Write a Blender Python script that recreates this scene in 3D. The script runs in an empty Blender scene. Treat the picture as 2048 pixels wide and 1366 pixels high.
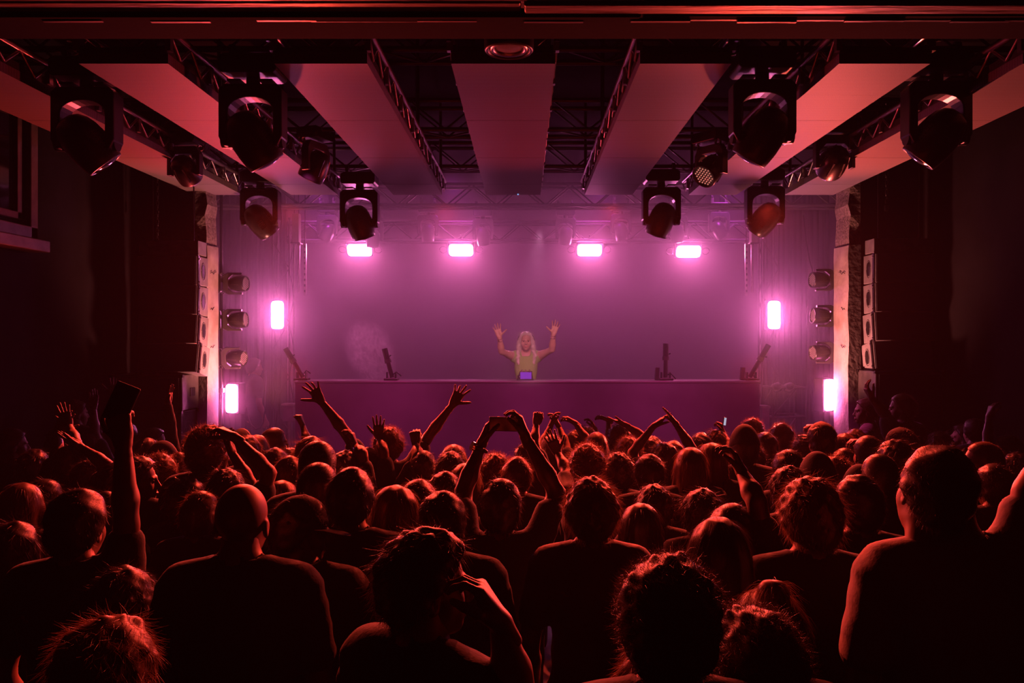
import bpy, bmesh, math, random
import numpy as np
from mathutils import Vector, Matrix

random.seed(7)
rng = np.random.default_rng(11)
PI = math.pi
scene = bpy.context.scene
COL = scene.collection

# ------------------------------------------------------------------ camera, world, exposure
cam_d = bpy.data.cameras.new('camera')
cam_d.sensor_width = 36.0
cam_d.lens = 1600.0 / 2048.0 * 36.0
cam_d.shift_x = -24.0 / 2048.0
cam_d.shift_y = -6.0 / 2048.0
cam_d.clip_start = 0.05
cam = bpy.data.objects.new('camera', cam_d)
cam.location = (0, 0, 2.3)
cam.rotation_euler = (PI / 2, 0, 0)
COL.objects.link(cam)
scene.camera = cam

world = bpy.data.worlds.new('club_dark')
scene.world = world
world.use_nodes = True
bg = world.node_tree.nodes['Background']
bg.inputs[0].default_value = (1.0, 0.012, 0.03, 1)
bg.inputs[1].default_value = 0.0035

vs = scene.view_settings
scene.display_settings.display_device = 'sRGB'
vs.view_transform = 'Standard'
vs.look = 'None'
vs.exposure = 0.0
vs.gamma = 1.0
vs.use_curve_mapping = False
cy = scene.cycles
cy.max_bounces = 4
cy.diffuse_bounces = 0
cy.glossy_bounces = 2
cy.transmission_bounces = 2
cy.transparent_max_bounces = 6
cy.volume_bounces = 1
cy.caustics_reflective = False
cy.caustics_refractive = False
cy.sample_clamp_indirect = 4.0
cy.use_denoising = True
cy.volume_step_rate = 1.0
cy.volume_max_steps = 128


def lamp(name, kind, loc, target, color, power, size=0.2, size_y=None, angle=60, blend=0.5):
    d = bpy.data.lights.new(name, kind)
    d.color = color
    d.energy = power
    if kind == 'AREA':
        d.shape = 'RECTANGLE'
        d.size = size
        d.size_y = size_y or size
        d.spread = math.radians(angle)
    else:
        d.shadow_soft_size = size
    if kind == 'SPOT':
        d.spot_size = math.radians(angle)
        d.spot_blend = blend
    o = bpy.data.objects.new(name, d)
    o.location = loc
    v = Vector(target) - Vector(loc)
    o.rotation_euler = v.to_track_quat('-Z', 'Y').to_euler()
    COL.objects.link(o)
    return o


# stage lamps and added fills: red floods low at both stage sides, purple wash over the stage,
# added red spots towards the hall, standing in for the strobes
RED = (1.0, 0.060, 0.030)
PURPLE = (0.55, 0.05, 0.60)
for sx, pw in ((-1, 420), (1, 600)):
    lamp('side_flood', 'SPOT', (sx * 3.2, 8.80, 1.75), (sx * 2.75, 6.3, 3.9), (1.0, 0.12 if sx > 0 else 0.065, 0.075 if sx > 0 else 0.05), pw, 0.05, angle=74, blend=1.0)
    lamp('cross_flood', 'SPOT', (sx * 3.1, 8.70, 1.75), (-sx * 1.7, 5.6, 3.75), (1.0, 0.045, 0.065), 260, 0.04, angle=44, blend=0.8)
    lamp('added_pillar_fill', 'SPOT', (sx * 2.6, 8.72, 1.5), (sx * 3.55, 8.95, 2.8), (1.0, 0.26, 0.22), 250, 0.06, angle=100, blend=0.8)  # added spot without a fixture, brightens the inner faces of the jambs
    lamp('added_rim_light', 'SPOT', (sx * 2.5, 8.72, 1.95), (sx * 0.4, 3.5, 1.45), RED, 800, 0.06, angle=64, blend=0.6)  # added without a fixture, for side rims on the crowd's heads
for x in (-2.4, -0.8, 0.9, 2.5):
    lamp('added_backlight', 'SPOT', (x, 8.28, 3.66), (x * 0.75, 5.0, 1.6), RED, 1250, 0.06, angle=54, blend=0.35)  # added spots that give the crowd the strobes' rim light from above
    lamp('added_booth_fill', 'SPOT', (x * 0.8, 6.9, 3.8), (x * 0.9, 9.2, 1.2), (0.85, 0.06, 0.36), 190, 0.06, angle=55, blend=0.8)  # added fill on the booth front, in place of bounced light
for x in (-3.0, -1.0, 1.1, 3.0):
    lamp('stage_wash', 'SPOT', (x, 11.3, 4.6), (x * 0.9, 13.5, 1.4), PURPLE, 150, 0.15, angle=95, blend=0.9)
lamp('front_spot', 'SPOT', (0.3, 5.0, 3.75), (0.03, 9.9, 2.1), (1.0, 0.38, 0.46), 800, 0.05, angle=14, blend=0.5)
lamp('added_side_fill', 'SPOT', (1.6, 8.3, 3.2), (3.15, 7.4, 1.55), (1.0, 0.12, 0.45), 75, 0.06, angle=26, blend=0.8)  # added only to lighten the man in the striped shirt
lamp('added_performer_rim', 'SPOT', (0.25, 11.9, 3.95), (0.03, 9.9, 2.2), (1.0, 0.40, 0.70), 60, 0.05, angle=22, blend=0.9)  # added rim on the performer's hair and arms


# ------------------------------------------------------------------ small helpers
def tag(o, label=None, cat=None, group=None, kind=None):
    if label: o['label'] = label
    if cat: o['category'] = cat
    if group: o['group'] = group
    if kind: o['kind'] = kind
    return o


def empty(name, loc=(0, 0, 0), rz=0.0):
    o = bpy.data.objects.new(name, None)
    o.empty_display_size = 0.1
    o.location = loc
    o.rotation_euler = (0, 0, rz)
    COL.objects.link(o)
    return o


def link(name, me, m=None, parent=None, loc=None):
    o = bpy.data.objects.new(name, me)
    if m is not None and not me.materials:
        me.materials.append(m)
    if parent is not None:
        o.parent = parent
    if loc is not None:
        o.location = loc
    COL.objects.link(o)
    return o


def copy_tree(o, parent=None):
    c = o.copy()
    COL.objects.link(c)
    if parent is not None:
        c.parent = parent
    for ch in list(o.children):
        copy_tree(ch, c)
    return c


class MB:
    """collects simple solids and links them as one mesh object"""

    def __init__(s):
        s.v, s.f, s.sm = [], [], []

    def add(s, vs_, fs, smooth=False):
        b = len(s.v)
        s.v += [tuple(p) for p in vs_]
        s.f += [tuple(i + b for i in f) for f in fs]
        s.sm += [smooth] * len(fs)
        return s

    def box(s, c, size, M=None):
        x, y, z = size[0] / 2, size[1] / 2, size[2] / 2
        p = [Vector((a * x, b * y, d * z)) for a in (-1, 1) for b in (-1, 1) for d in (-1, 1)]
        if M is not None: p = [M @ q for q in p]
        p = [q + Vector(c) for q in p]
        return s.add(p, [(0, 1, 3, 2), (4, 6, 7, 5), (0, 4, 5, 1), (2, 3, 7, 6), (0, 2, 6, 4), (1, 5, 7, 3)])

    def bar(s, a, b, w, h):
        a, b = Vector(a), Vector(b)
        d = (b - a)
        q = d.to_track_quat('Y', 'Z').to_matrix()
        return s.box((a + b) / 2, (w, d.length, h), q)

    def cyl(s, a, b, r0, r1=None, n=10, caps=True):
        a, b = Vector(a), Vector(b)
        r1 = r0 if r1 is None else r1
        M = (b - a).to_track_quat('Z', 'Y').to_matrix()
        vs_ = []
        for p, r in ((a, r0), (b, r1)):
            for k in range(n):
                t = 2 * PI * k / n
                vs_.append(p + M @ Vector((r * math.cos(t), r * math.sin(t), 0)))
        fs = [(k, (k + 1) % n, n + (k + 1) % n, n + k) for k in range(n)]
        s.add(vs_, fs, True)
        if caps:
            s.add(vs_[:n], [tuple(range(n - 1, -1, -1))])
            s.add(vs_[n:], [tuple(range(n))])
        return s

    def lathe(s, prof, M=None, n=20, smooth=True):
        """prof: (radius, z) pairs turned round z"""
        vs_, fs = [], []
        for r, z in prof:
            for k in range(n):
                t = 2 * PI * k / n
                p = Vector((r * math.cos(t), r * math.sin(t), z))
                vs_.append(M @ p if M is not None else p)
        for i in range(len(prof) - 1):
            for k in range(n):
                a, b = i * n + k, i * n + (k + 1) % n
                fs.append((a, b, b + n, a + n))
        return s.add(vs_, fs, smooth)

    def prism(s, outline, y0, y1, M=None):
        """outline in the xz plane pushed from y0 to y1"""
        n = len(outline)
        vs_ = [Vector((x, y0, z)) for x, z in outline] + [Vector((x, y1, z)) for x, z in outline]
        if M is not None: vs_ = [M @ v for v in vs_]
        fs = [tuple(range(n)), tuple(range(2 * n - 1, n - 1, -1))]
        fs += [(k, n + k, n + (k + 1) % n, (k + 1) % n) for k in range(n)]
        return s.add(vs_, fs)

    def tube(s, pts, r, n=6):
        pts = [Vector(p) for p in pts]
        vs_, fs = [], []
        for i, p in enumerate(pts):
            d = (pts[min(i + 1, len(pts) - 1)] - pts[max(i - 1, 0)])
            M = d.to_track_quat('Z', 'Y').to_matrix()
            for k in range(n):
                t = 2 * PI * k / n
                vs_.append(p + M @ Vector((r * math.cos(t), r * math.sin(t), 0)))
        for i in range(len(pts) - 1):
            for k in range(n):
                fs.append((i * n + k, i * n + (k + 1) % n, (i + 1) * n + (k + 1) % n, (i + 1) * n + k))
        fs.append(tuple(range(n - 1, -1, -1)))
        fs.append(tuple((len(pts) - 1) * n + k for k in range(n)))
        return s.add(vs_, fs, True)

    def mesh(s, name):
        me = bpy.data.meshes.new(name)
        me.from_pydata(s.v, [], s.f)
        me.polygons.foreach_set('use_smooth', s.sm)
        me.update()
        return me

    def build(s, name, m, parent=None, loc=None, bevel=0.0):
        me = s.mesh(name)
        o = link(name, me, m, parent, loc)
        if bevel:
            b = o.modifiers.new('bevel', 'BEVEL')
            b.width = bevel
            b.segments = 2
            b.limit_method = 'ANGLE'
        return o


# ------------------------------------------------------------------ materials (all node based)
def mat(name, color, rough=0.6, metal=0.0, noise=None, bump=0.0, bscale=40.0, emit=None, estr=0.0, spec=0.5, sheen=0.0, trans=0.0, stretch=(1, 1, 1)):
    m = bpy.data.materials.new(name)
    m.use_nodes = True
    nt = m.node_tree
    p = nt.nodes['Principled BSDF']
    p.inputs['Base Color'].default_value = (*color, 1)
    p.inputs['Roughness'].default_value = rough
    p.inputs['Metallic'].default_value = metal
    p.inputs['Specular IOR Level'].default_value = spec
    if sheen:
        p.inputs['Sheen Weight'].default_value = sheen
        p.inputs['Sheen Roughness'].default_value = 0.4
    if emit is not None:
        p.inputs['Emission Color'].default_value = (*emit, 1)
        p.inputs['Emission Strength'].default_value = estr
    if noise or bump:
        tc = nt.nodes.new('ShaderNodeTexCoord')
        mp = nt.nodes.new('ShaderNodeMapping')
        mp.inputs['Scale'].default_value = stretch
        nt.links.new(tc.outputs['Object'], mp.inputs['Vector'])
        nz = nt.nodes.new('ShaderNodeTexNoise')
        nz.inputs['Scale'].default_value = noise[1] if noise else bscale
        nz.inputs['Detail'].default_value = 6
        nt.links.new(mp.outputs[0], nz.inputs['Vector'])
        if noise:
            rp = nt.nodes.new('ShaderNodeValToRGB')
            rp.color_ramp.elements[0].position = 0.35
            rp.color_ramp.elements[1].position = 0.68
            rp.color_ramp.elements[0].color = (*noise[0], 1)
            rp.color_ramp.elements[1].color = (*color, 1)
            nt.links.new(nz.outputs['Fac'], rp.inputs['Fac'])
            nt.links.new(rp.outputs['Color'], p.inputs['Base Color'])
        if bump:
            nb = nt.nodes.new('ShaderNodeTexNoise')
            nb.inputs['Scale'].default_value = bscale
            nb.inputs['Detail'].default_value = 5
            nt.links.new(mp.outputs[0], nb.inputs['Vector'])
            b = nt.nodes.new('ShaderNodeBump')
            b.inputs['Strength'].default_value = bump
            b.inputs['Distance'].default_value = 0.01
            nt.links.new(nb.outputs['Fac'], b.inputs['Height'])
            nt.links.new(b.outputs['Normal'], p.inputs['Normal'])
    if trans:
        tr = nt.nodes.new('ShaderNodeBsdfTranslucent')
        tr.inputs[0].default_value = (*color, 1)
        mx = nt.nodes.new('ShaderNodeMixShader')
        mx.inputs[0].default_value = trans
        nt.links.new(p.outputs[0], mx.inputs[1])
        nt.links.new(tr.outputs[0], mx.inputs[2])
        nt.links.new(mx.outputs[0], nt.nodes['Material Output'].inputs['Surface'])
    return m


def glow(name, color, strength):
    m = bpy.data.materials.new(name)
    m.use_nodes = True
    nt = m.node_tree
    for n in list(nt.nodes):
        if n.type != 'OUTPUT_MATERIAL': nt.nodes.remove(n)
    e = nt.nodes.new('ShaderNodeEmission')
    e.inputs[0].default_value = (*color, 1)
    e.inputs[1].default_value = strength
    nt.links.new(e.outputs[0], nt.nodes['Material Output'].inputs['Surface'])
    return m


def led_panel_material():
    m = mat('led_panel_face', (0.42, 0.40, 0.40), 0.55, 0.0, spec=0.4)
    nt = m.node_tree
    p = nt.nodes['Principled BSDF']
    tc = nt.nodes.new('ShaderNodeTexCoord')
    w = nt.nodes.new('ShaderNodeTexWave')
    w.wave_type = 'BANDS'
    w.bands_direction = 'Y'
    w.inputs['Scale'].default_value = 12.0
    w.inputs['Distortion'].default_value = 0.4
    nt.links.new(tc.outputs['Object'], w.inputs['Vector'])
    nz = nt.nodes.new('ShaderNodeTexNoise')
    nz.inputs['Scale'].default_value = 170
    nt.links.new(tc.outputs['Object'], nz.inputs['Vector'])
    mx = nt.nodes.new('ShaderNodeMix')
    mx.data_type = 'FLOAT'
    mx.inputs[0].default_value = 0.75
    nt.links.new(w.outputs['Fac'], mx.inputs[2])
    nt.links.new(nz.outputs['Fac'], mx.inputs[3])
    rp = nt.nodes.new('ShaderNodeValToRGB')
    rp.color_ramp.elements[0].color = (0.16, 0.14, 0.13, 1)
    rp.color_ramp.elements[1].color = (0.30, 0.26, 0.24, 1)
    rp.color_ramp.elements[0].position = 0.25
    rp.color_ramp.elements[1].position = 0.75
    nt.links.new(mx.outputs[0], rp.inputs[0])
    nt.links.new(rp.outputs[0], p.inputs['Base Color'])
    return m


M = dict(
    black=mat('black_paint', (0.007, 0.006, 0.007), 0.9, noise=((0.011, 0.010, 0.010), 3.0), bump=0.1, spec=0.05),
    blackwall=mat('black_wall_paint', (0.012, 0.010, 0.011), 0.7, noise=((0.020, 0.017, 0.018), 1.4), bump=0.25, bscale=9, spec=0.08),
    floor=mat('dark_floor', (0.03, 0.026, 0.026), 0.5, noise=((0.05, 0.04, 0.04), 2.0)),
    backwall=mat('grey_backdrop', (0.22, 0.20, 0.22), 0.9, noise=((0.28, 0.25, 0.27), 0.8)),
    fixture=mat('black_fixture_plastic', (0.014, 0.013, 0.014), 0.32, bump=0.04, bscale=120),
    fixture_grey=mat('grey_fixture_plastic', (0.05, 0.047, 0.047), 0.35, bump=0.03, bscale=90),
    lens=mat('dark_lens_glass', (0.02, 0.01, 0.012), 0.08, spec=0.6),
    chrome=mat('worn_steel', (0.55, 0.53, 0.52), 0.28, 1.0, noise=((0.4, 0.38, 0.38), 20)),
    blackpipe=mat('black_steel_pipe', (0.05, 0.047, 0.047), 0.3, 0.8),
    alu=mat('truss_aluminium', (0.10, 0.095, 0.095), 0.5, 0.5),
    rail=mat('panel_rail_steel', (0.42, 0.40, 0.40), 0.3, 0.9),
    plaster=mat('flaking_plaster', (0.62, 0.55, 0.5), 0.85, noise=((0.40, 0.34, 0.30), 5.0), bump=0.6, bscale=22),
    brickish=mat('bare_rough_masonry', (0.42, 0.35, 0.30), 0.95, noise=((0.2, 0.16, 0.14), 30.0), bump=1.0, bscale=40),
    wood=mat('old_painted_wood', (0.50, 0.36, 0.32), 0.45, noise=((0.008, 0.006, 0.006), 9.0), bump=0.8, bscale=30, stretch=(0.11, 1, 1)),
    windowwood=mat('window_frame_wood', (0.30, 0.20, 0.17), 0.45, noise=((0.2, 0.13, 0.11), 9.0), bump=0.2),
    glass=mat('dark_window_glass', (0.012, 0.01, 0.012), 0.1, spec=0.5),
    cab=mat('speaker_cabinet_paint', (0.30, 0.28, 0.28), 0.6, noise=((0.22, 0.20, 0.20), 12), bump=0.2, bscale=120),
    cabdark=mat('speaker_grille', (0.02, 0.018, 0.02), 0.5, bump=0.2, bscale=200),
    horn=mat('horn_mouth', (0.01, 0.009, 0.01), 0.4),
    scuff=mat('scuffed_black_plywood', (0.045, 0.04, 0.042), 0.5, noise=((0.09, 0.08, 0.08), 8), bump=0.2),
    booth=mat('booth_cloth_front', (0.15, 0.135, 0.15), 0.75, noise=((0.19, 0.17, 0.19), 2.0), bump=0.1, bscale=300, spec=0.2),
    tabletop=mat('booth_table_edge', (0.16, 0.15, 0.15), 0.4, 0.2),
    curtain=mat('stage_curtain_velvet', (0.022, 0.020, 0.026), 0.9, sheen=0.2, spec=0.1),
    strobe=glow('strobe_tube_light', (1.0, 0.19, 0.54), 95.0),
    strobe_side=glow('side_strobe_tube_light', (1.0, 0.19, 0.55), 105.0),
    strobe_low=glow('low_strobe_tube_light', (1.0, 0.15, 0.45), 85.0),
    ledcell=mat('led_lens_cell', (0.30, 0.22, 0.25), 0.15, emit=(1.0, 0.42, 0.6), estr=0.10),
    ledwarm=mat('led_lens_cell_warm', (0.8, 0.6, 0.5), 0.15, emit=(1.0, 0.33, 0.25), estr=0.45),
    blueled=glow('blue_status_led', (0.25, 0.45, 1.0), 1.2),
    led=led_panel_material(),
    skin=mat('skin', (0.50, 0.30, 0.22), 0.5, noise=((0.44, 0.25, 0.18), 25), spec=0.35),
    skin_tan=mat('skin_tan', (0.36, 0.21, 0.15), 0.5, noise=((0.31, 0.17, 0.12), 25), spec=0.35),
    skin_deep=mat('skin_deep', (0.17, 0.09, 0.065), 0.45, noise=((0.14, 0.07, 0.05), 25), spec=0.4),
    hair_dark=mat('dark_hair', (0.06, 0.036, 0.026), 0.42, trans=0.35, spec=0.5),
    hair_brown=mat('brown_hair', (0.24, 0.13, 0.07), 0.42, trans=0.4, spec=0.5),
    hair_light=mat('light_hair', (0.38, 0.25, 0.13), 0.42, trans=0.35, spec=0.5),
    hair_blonde=mat('silver_blonde_hair', (0.75, 0.66, 0.55), 0.4, trans=0.3, spec=0.5),
    c_black=mat('black_cotton', (0.014, 0.013, 0.014), 0.9, bump=0.15, bscale=90, sheen=0.15),
    c_dark=mat('dark_grey_cotton', (0.05, 0.045, 0.048), 0.9, bump=0.15, bscale=90, sheen=0.15),
    c_light=mat('light_cotton', (0.42, 0.38, 0.38), 0.9, bump=0.2, bscale=60),
    c_red=mat('wine_cotton', (0.16, 0.035, 0.04), 0.9, bump=0.15, bscale=90),
    c_lime=mat('lime_green_knit', (0.26, 0.40, 0.10), 0.85, bump=0.2, bscale=90),
    denim=mat('dark_denim', (0.02, 0.022, 0.032), 0.9, bump=0.1),
    cap=mat('cap_canvas', (0.26, 0.20, 0.17), 0.85, bump=0.15, bscale=150),
    cap_black=mat('black_cap_canvas', (0.02, 0.018, 0.018), 0.85, bump=0.15, bscale=150),
    eye=mat('eye', (0.06, 0.04, 0.04), 0.15),
    lips=mat('lips', (0.5, 0.16, 0.15), 0.4),
    phone=mat('black_phone_case', (0.01, 0.009, 0.009), 0.35, bump=0.02),
    screen=glow('phone_screen_glow', (0.75, 0.75, 1.0), 0.55),
    strap=mat('watch_strap', (0.012, 0.011, 0.011), 0.4),
    shine=mat('polished_bracelet', (0.9, 0.8, 0.7), 0.15, 1.0),
    clear=mat('clear_bottle', (0.55, 0.5, 0.52), 0.1, spec=0.7),
    purpledeck=mat('violet_lit_mixer', (0.10, 0.05, 0.30), 0.3, emit=(0.12, 0.02, 0.55), estr=0.45),
    cable=mat('black_cable', (0.02, 0.018, 0.018), 0.45),
)


def striped_shirt():
    m = mat('pink_striped_shirt', (0.55, 0.2, 0.3), 0.85)
    nt = m.node_tree
    p = nt.nodes['Principled BSDF']
    tc = nt.nodes.new('ShaderNodeTexCoord')
    w = nt.nodes.new('ShaderNodeTexWave')
    w.bands_direction = 'X'
    w.inputs['Scale'].default_value = 14
    nt.links.new(tc.outputs['Object'], w.inputs['Vector'])
    rp = nt.nodes.new('ShaderNodeValToRGB')
    rp.color_ramp.elements[0].color = (0.40, 0.06, 0.16, 1)
    rp.color_ramp.elements[1].color = (0.62, 0.30, 0.40, 1)
    nt.links.new(w.outputs['Fac'], rp.inputs[0])
    nt.links.new(rp.outputs[0], p.inputs['Base Color'])
    return m


M['c_stripe'] = striped_shirt()


# ------------------------------------------------------------------ people: signed distance bodies turned into one surface
def surface_nets(F, org, h):
    S = F < 0
    nx, ny, nz = F.shape
    cnt = np.zeros((nx - 1, ny - 1, nz - 1), np.int8)
    for i in (0, 1):
        for j in (0, 1):
            for k in (0, 1):
                cnt += S[i:nx - 1 + i, j:ny - 1 + j, k:nz - 1 + k]
    act = np.argwhere((cnt > 0) & (cnt < 8))
    if len(act) == 0:
        return np.zeros((0, 3)), np.zeros((0, 4), int)
    idx = -np.ones((nx - 1, ny - 1, nz - 1), np.int64)
    idx[act[:, 0], act[:, 1], act[:, 2]] = np.arange(len(act))
    corners = np.array([(i, j, k) for i in (0, 1) for j in (0, 1) for k in (0, 1)])
    val = np.stack([F[act[:, 0] + c[0], act[:, 1] + c[1], act[:, 2] + c[2]] for c in corners], 1)
    pos = np.zeros((len(act), 3))
    n = np.zeros(len(act))
    for a in range(8):
        for b in range(a + 1, 8):
            if np.abs(corners[a] - corners[b]).sum() != 1: continue
            fa, fb = val[:, a], val[:, b]
            cr = (fa < 0) != (fb < 0)
            t = np.where(cr, fa / np.where(cr, fa - fb, 1), 0)
            pos += np.where(cr[:, None], corners[a] + t[:, None] * (corners[b] - corners[a]), 0)
            n += cr
    V = (act + pos / n[:, None]) * h + org
    quads = []
    for ax in range(3):
        o1, o2 = [a for a in range(3) if a != ax]
        sl0 = [slice(None)] * 3
        sl1 = [slice(None)] * 3
        sl0[ax] = slice(0, -1)
        sl1[ax] = slice(1, None)
        A, B = S[tuple(sl0)], S[tuple(sl1)]
        e = np.argwhere(A != B)
        e = e[(e[:, o1] > 0) & (e[:, o2] > 0) & (e[:, o1] < F.shape[o1] - 1) & (e[:, o2] < F.shape[o2] - 1)]
        if len(e) == 0: continue
        flip = A[e[:, 0], e[:, 1], e[:, 2]]
        q = []
        for d1, d2 in ((-1, -1), (0, -1), (0, 0), (-1, 0)):
            c = e.copy()
            c[:, o1] += d1
            c[:, o2] += d2
            q.append(idx[c[:, 0], c[:, 1], c[:, 2]])
        q = np.stack(q, 1)
        if ax == 1: flip = ~flip
        q[~flip] = q[~flip][:, ::-1]
        quads.append(q)
    Q = np.concatenate(quads)
    return V, Q[(Q >= 0).all(1)]


class SDF:
    """smooth union of round cones and ellipsoids on a grid"""

    def __init__(s, lo, hi, h):
        s.h = h
        s.org = np.array(lo, float)
        s.n = np.maximum(np.ceil((np.array(hi) - s.org) / h).astype(int) + 1, 4)
        s.F = np.full(s.n, 0.3)

    def _sub(s, lo, hi):
        a = np.clip(np.floor((lo - s.org) / s.h).astype(int), 0, s.n)
        b = np.clip(np.ceil((hi - s.org) / s.h).astype(int) + 1, 0, s.n)
        if (b <= a).any(): return None, None
        sl = tuple(slice(i, j) for i, j in zip(a, b))
        g = [s.org[k] + s.h * np.arange(a[k], b[k]) for k in range(3)]
        return sl, (g[0][:, None, None], g[1][None, :, None], g[2][None, None, :])

    def put(s, sl, d, k, sub=False):
        f = s.F[sl]
        if sub:
            d = -d
            hh = np.clip(0.5 - 0.5 * (d - f) / k, 0, 1)
            s.F[sl] = f * hh + d * (1 - hh) + k * hh * (1 - hh)
        else:
            hh = np.clip(0.5 + 0.5 * (d - f) / k, 0, 1)
            s.F[sl] = d * (1 - hh) + f * hh - k * hh * (1 - hh)

    def cone(s, a, b, ra, rb, k=0.025, sub=False):
        a, b = np.array(a, float), np.array(b, float)
        m = max(ra, rb) + k + 3 * s.h
        sl, g = s._sub(np.minimum(a, b) - m, np.maximum(a, b) + m)
        if sl is None: return s
        ab = b - a
        L2 = max(ab @ ab, 1e-9)
        t = np.clip(((g[0] - a[0]) * ab[0] + (g[1] - a[1]) * ab[1] + (g[2] - a[2]) * ab[2]) / L2, 0, 1)
        d = np.sqrt((g[0] - a[0] - t * ab[0]) ** 2 + (g[1] - a[1] - t * ab[1]) ** 2 + (g[2] - a[2] - t * ab[2]) ** 2) - (ra + (rb - ra) * t)
        s.put(sl, d, k, sub)
        return s

    def ell(s, c, r, k=0.025, sub=False):
        c, r = np.array(c, float), np.array(r, float)
        m = r + k + 3 * s.h
        sl, g = s._sub(c - m, c + m)
        if sl is None: return s
        x, y, z = g[0] - c[0], g[1] - c[1], g[2] - c[2]
        k0 = np.sqrt((x / r[0]) ** 2 + (y / r[1]) ** 2 + (z / r[2]) ** 2)
        k1 = np.sqrt((x / r[0] ** 2) ** 2 + (y / r[1] ** 2) ** 2 + (z / r[2] ** 2) ** 2) + 1e-9
        s.put(sl, np.where(k0 < 1e-4, -r.min(), k0 * (k0 - 1) / k1), k, sub)
        return s

    def grid(s):
        return [s.org[k] + s.h * np.arange(s.n[k]).reshape([-1 if j == k else 1 for j in range(3)]) for k in range(3)]

    def out(s):
        s.F[[0, -1], :, :] = np.abs(s.F[[0, -1], :, :]) + 1e-3
        s.F[:, [0, -1], :] = np.abs(s.F[:, [0, -1], :]) + 1e-3
        s.F[:, :, [0, -1]] = np.abs(s.F[:, :, [0, -1]]) + 1e-3
        return surface_nets(s.F, s.org, s.h)


def np_mesh(name, V, Q, smooth=True):
    me = bpy.data.meshes.new(name)
    Q = np.asarray(Q)
    me.vertices.add(len(V))
    me.vertices.foreach_set('co', np.asarray(V, np.float32).ravel())
    k = Q.shape[1]
    me.loops.add(Q.size)
    me.loops.foreach_set('vertex_index', Q.ravel().astype(np.int32))
    me.polygons.add(len(Q))
    me.polygons.foreach_set('loop_start', np.arange(0, Q.size, k, dtype=np.int32))
    me.polygons.foreach_set('use_smooth', np.full(len(Q), smooth))
    me.update(calc_edges=True)
    me.validate()
    return me


def merge(parts):
    vs_, qs, b = [], [], 0
    for V, Q in parts:
        vs_.append(V)
        qs.append(Q + b)
        b += len(V)
    return np.concatenate(vs_), np.concatenate(qs)


# --- head (origin in the middle of the skull, face towards +y)
def make_head(h=0.0065, jaw=1.0):
    s = SDF((-0.12, -0.13, -0.20), (0.12, 0.15, 0.13), h)
    s.ell((0, -0.012, 0.025), (0.077, 0.097, 0.092), 0.02)
    s.ell((0, 0.035, -0.05), (0.058 * jaw, 0.056, 0.07), 0.03)
    s.cone((0, 0.062, -0.098), (0, 0.052, -0.075), 0.024 * jaw, 0.036, 0.02)
    for x in (-1, 1):
        s.ell((x * 0.045, 0.045, -0.03), (0.022, 0.03, 0.03), 0.02)
        s.cone((x * 0.012, 0.086, 0.018), (x * 0.045, 0.075, 0.018), 0.010, 0.008, 0.012)
        s.ell((x * 0.032, 0.094, -0.002), (0.017, 0.014, 0.011), 0.012, sub=True)
        s.ell((x * 0.078, -0.012, -0.022), (0.009, 0.020, 0.031), 0.006)
        s.ell((x * 0.088, -0.006, -0.022), (0.006, 0.011, 0.018), 0.004, sub=True)
        s.cone((x * 0.011, 0.098, -0.043), (x * 0.006, 0.094, -0.04), 0.008, 0.008, 0.006)
    s.cone((0, 0.088, 0.006), (0, 0.107, -0.036), 0.008, 0.012, 0.010)
    s.ell((0, 0.089, -0.066), (0.023, 0.010, 0.006), 0.006)
    s.ell((0, 0.088, -0.077), (0.020, 0.010, 0.0065), 0.006)
    s.ell((0, 0.099, -0.0715), (0.020, 0.006, 0.0022), 0.003, sub=True)
    s.cone((0, -0.026, -0.140), (0, -0.010, -0.08), 0.047, 0.053, 0.03)
    return s.out()


HEADS = {}


def head_geo(kind):
    if kind not in HEADS:
        HEADS[kind] = make_head(0.006 if kind.endswith('fine') else 0.009, 0.9 if kind.startswith('f') else 1.05)
    return HEADS[kind]


# --- hand: wrist at origin, fingers along +z, palm faces -y, thumb on +x
POSES = {  # curl of index..little (degrees per joint), spread, thumb (out angle, curl)
    'open': ((6, 4, 5, 8), 9, (52, 8)),
    'spread': ((4, 2, 3, 6), 15, (62, 4)),
    'relaxed': ((24, 30, 34, 38), 5, (36, 18)),
    'claw': ((34, 38, 40, 44), 8, (42, 26)),
    'fist': ((82, 84, 84, 82), 1, (22, 48)),
    'grip': ((52, 55, 55, 52), 4, (50, 20)),
    'three': ((3, 6, 62, 70), 14, (48, 8)),
    'wide': ((5, 12, 22, 6), 20, (60, 4)),
    'pinch': ((20, 52, 58, 60), 4, (30, 20)),
    'flat': ((3, 3, 3, 3), 2, (26, 4)),
    'droop': ((42, 40, 38, 40), 4, (30, 20)),
}
HANDS = {}


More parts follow.
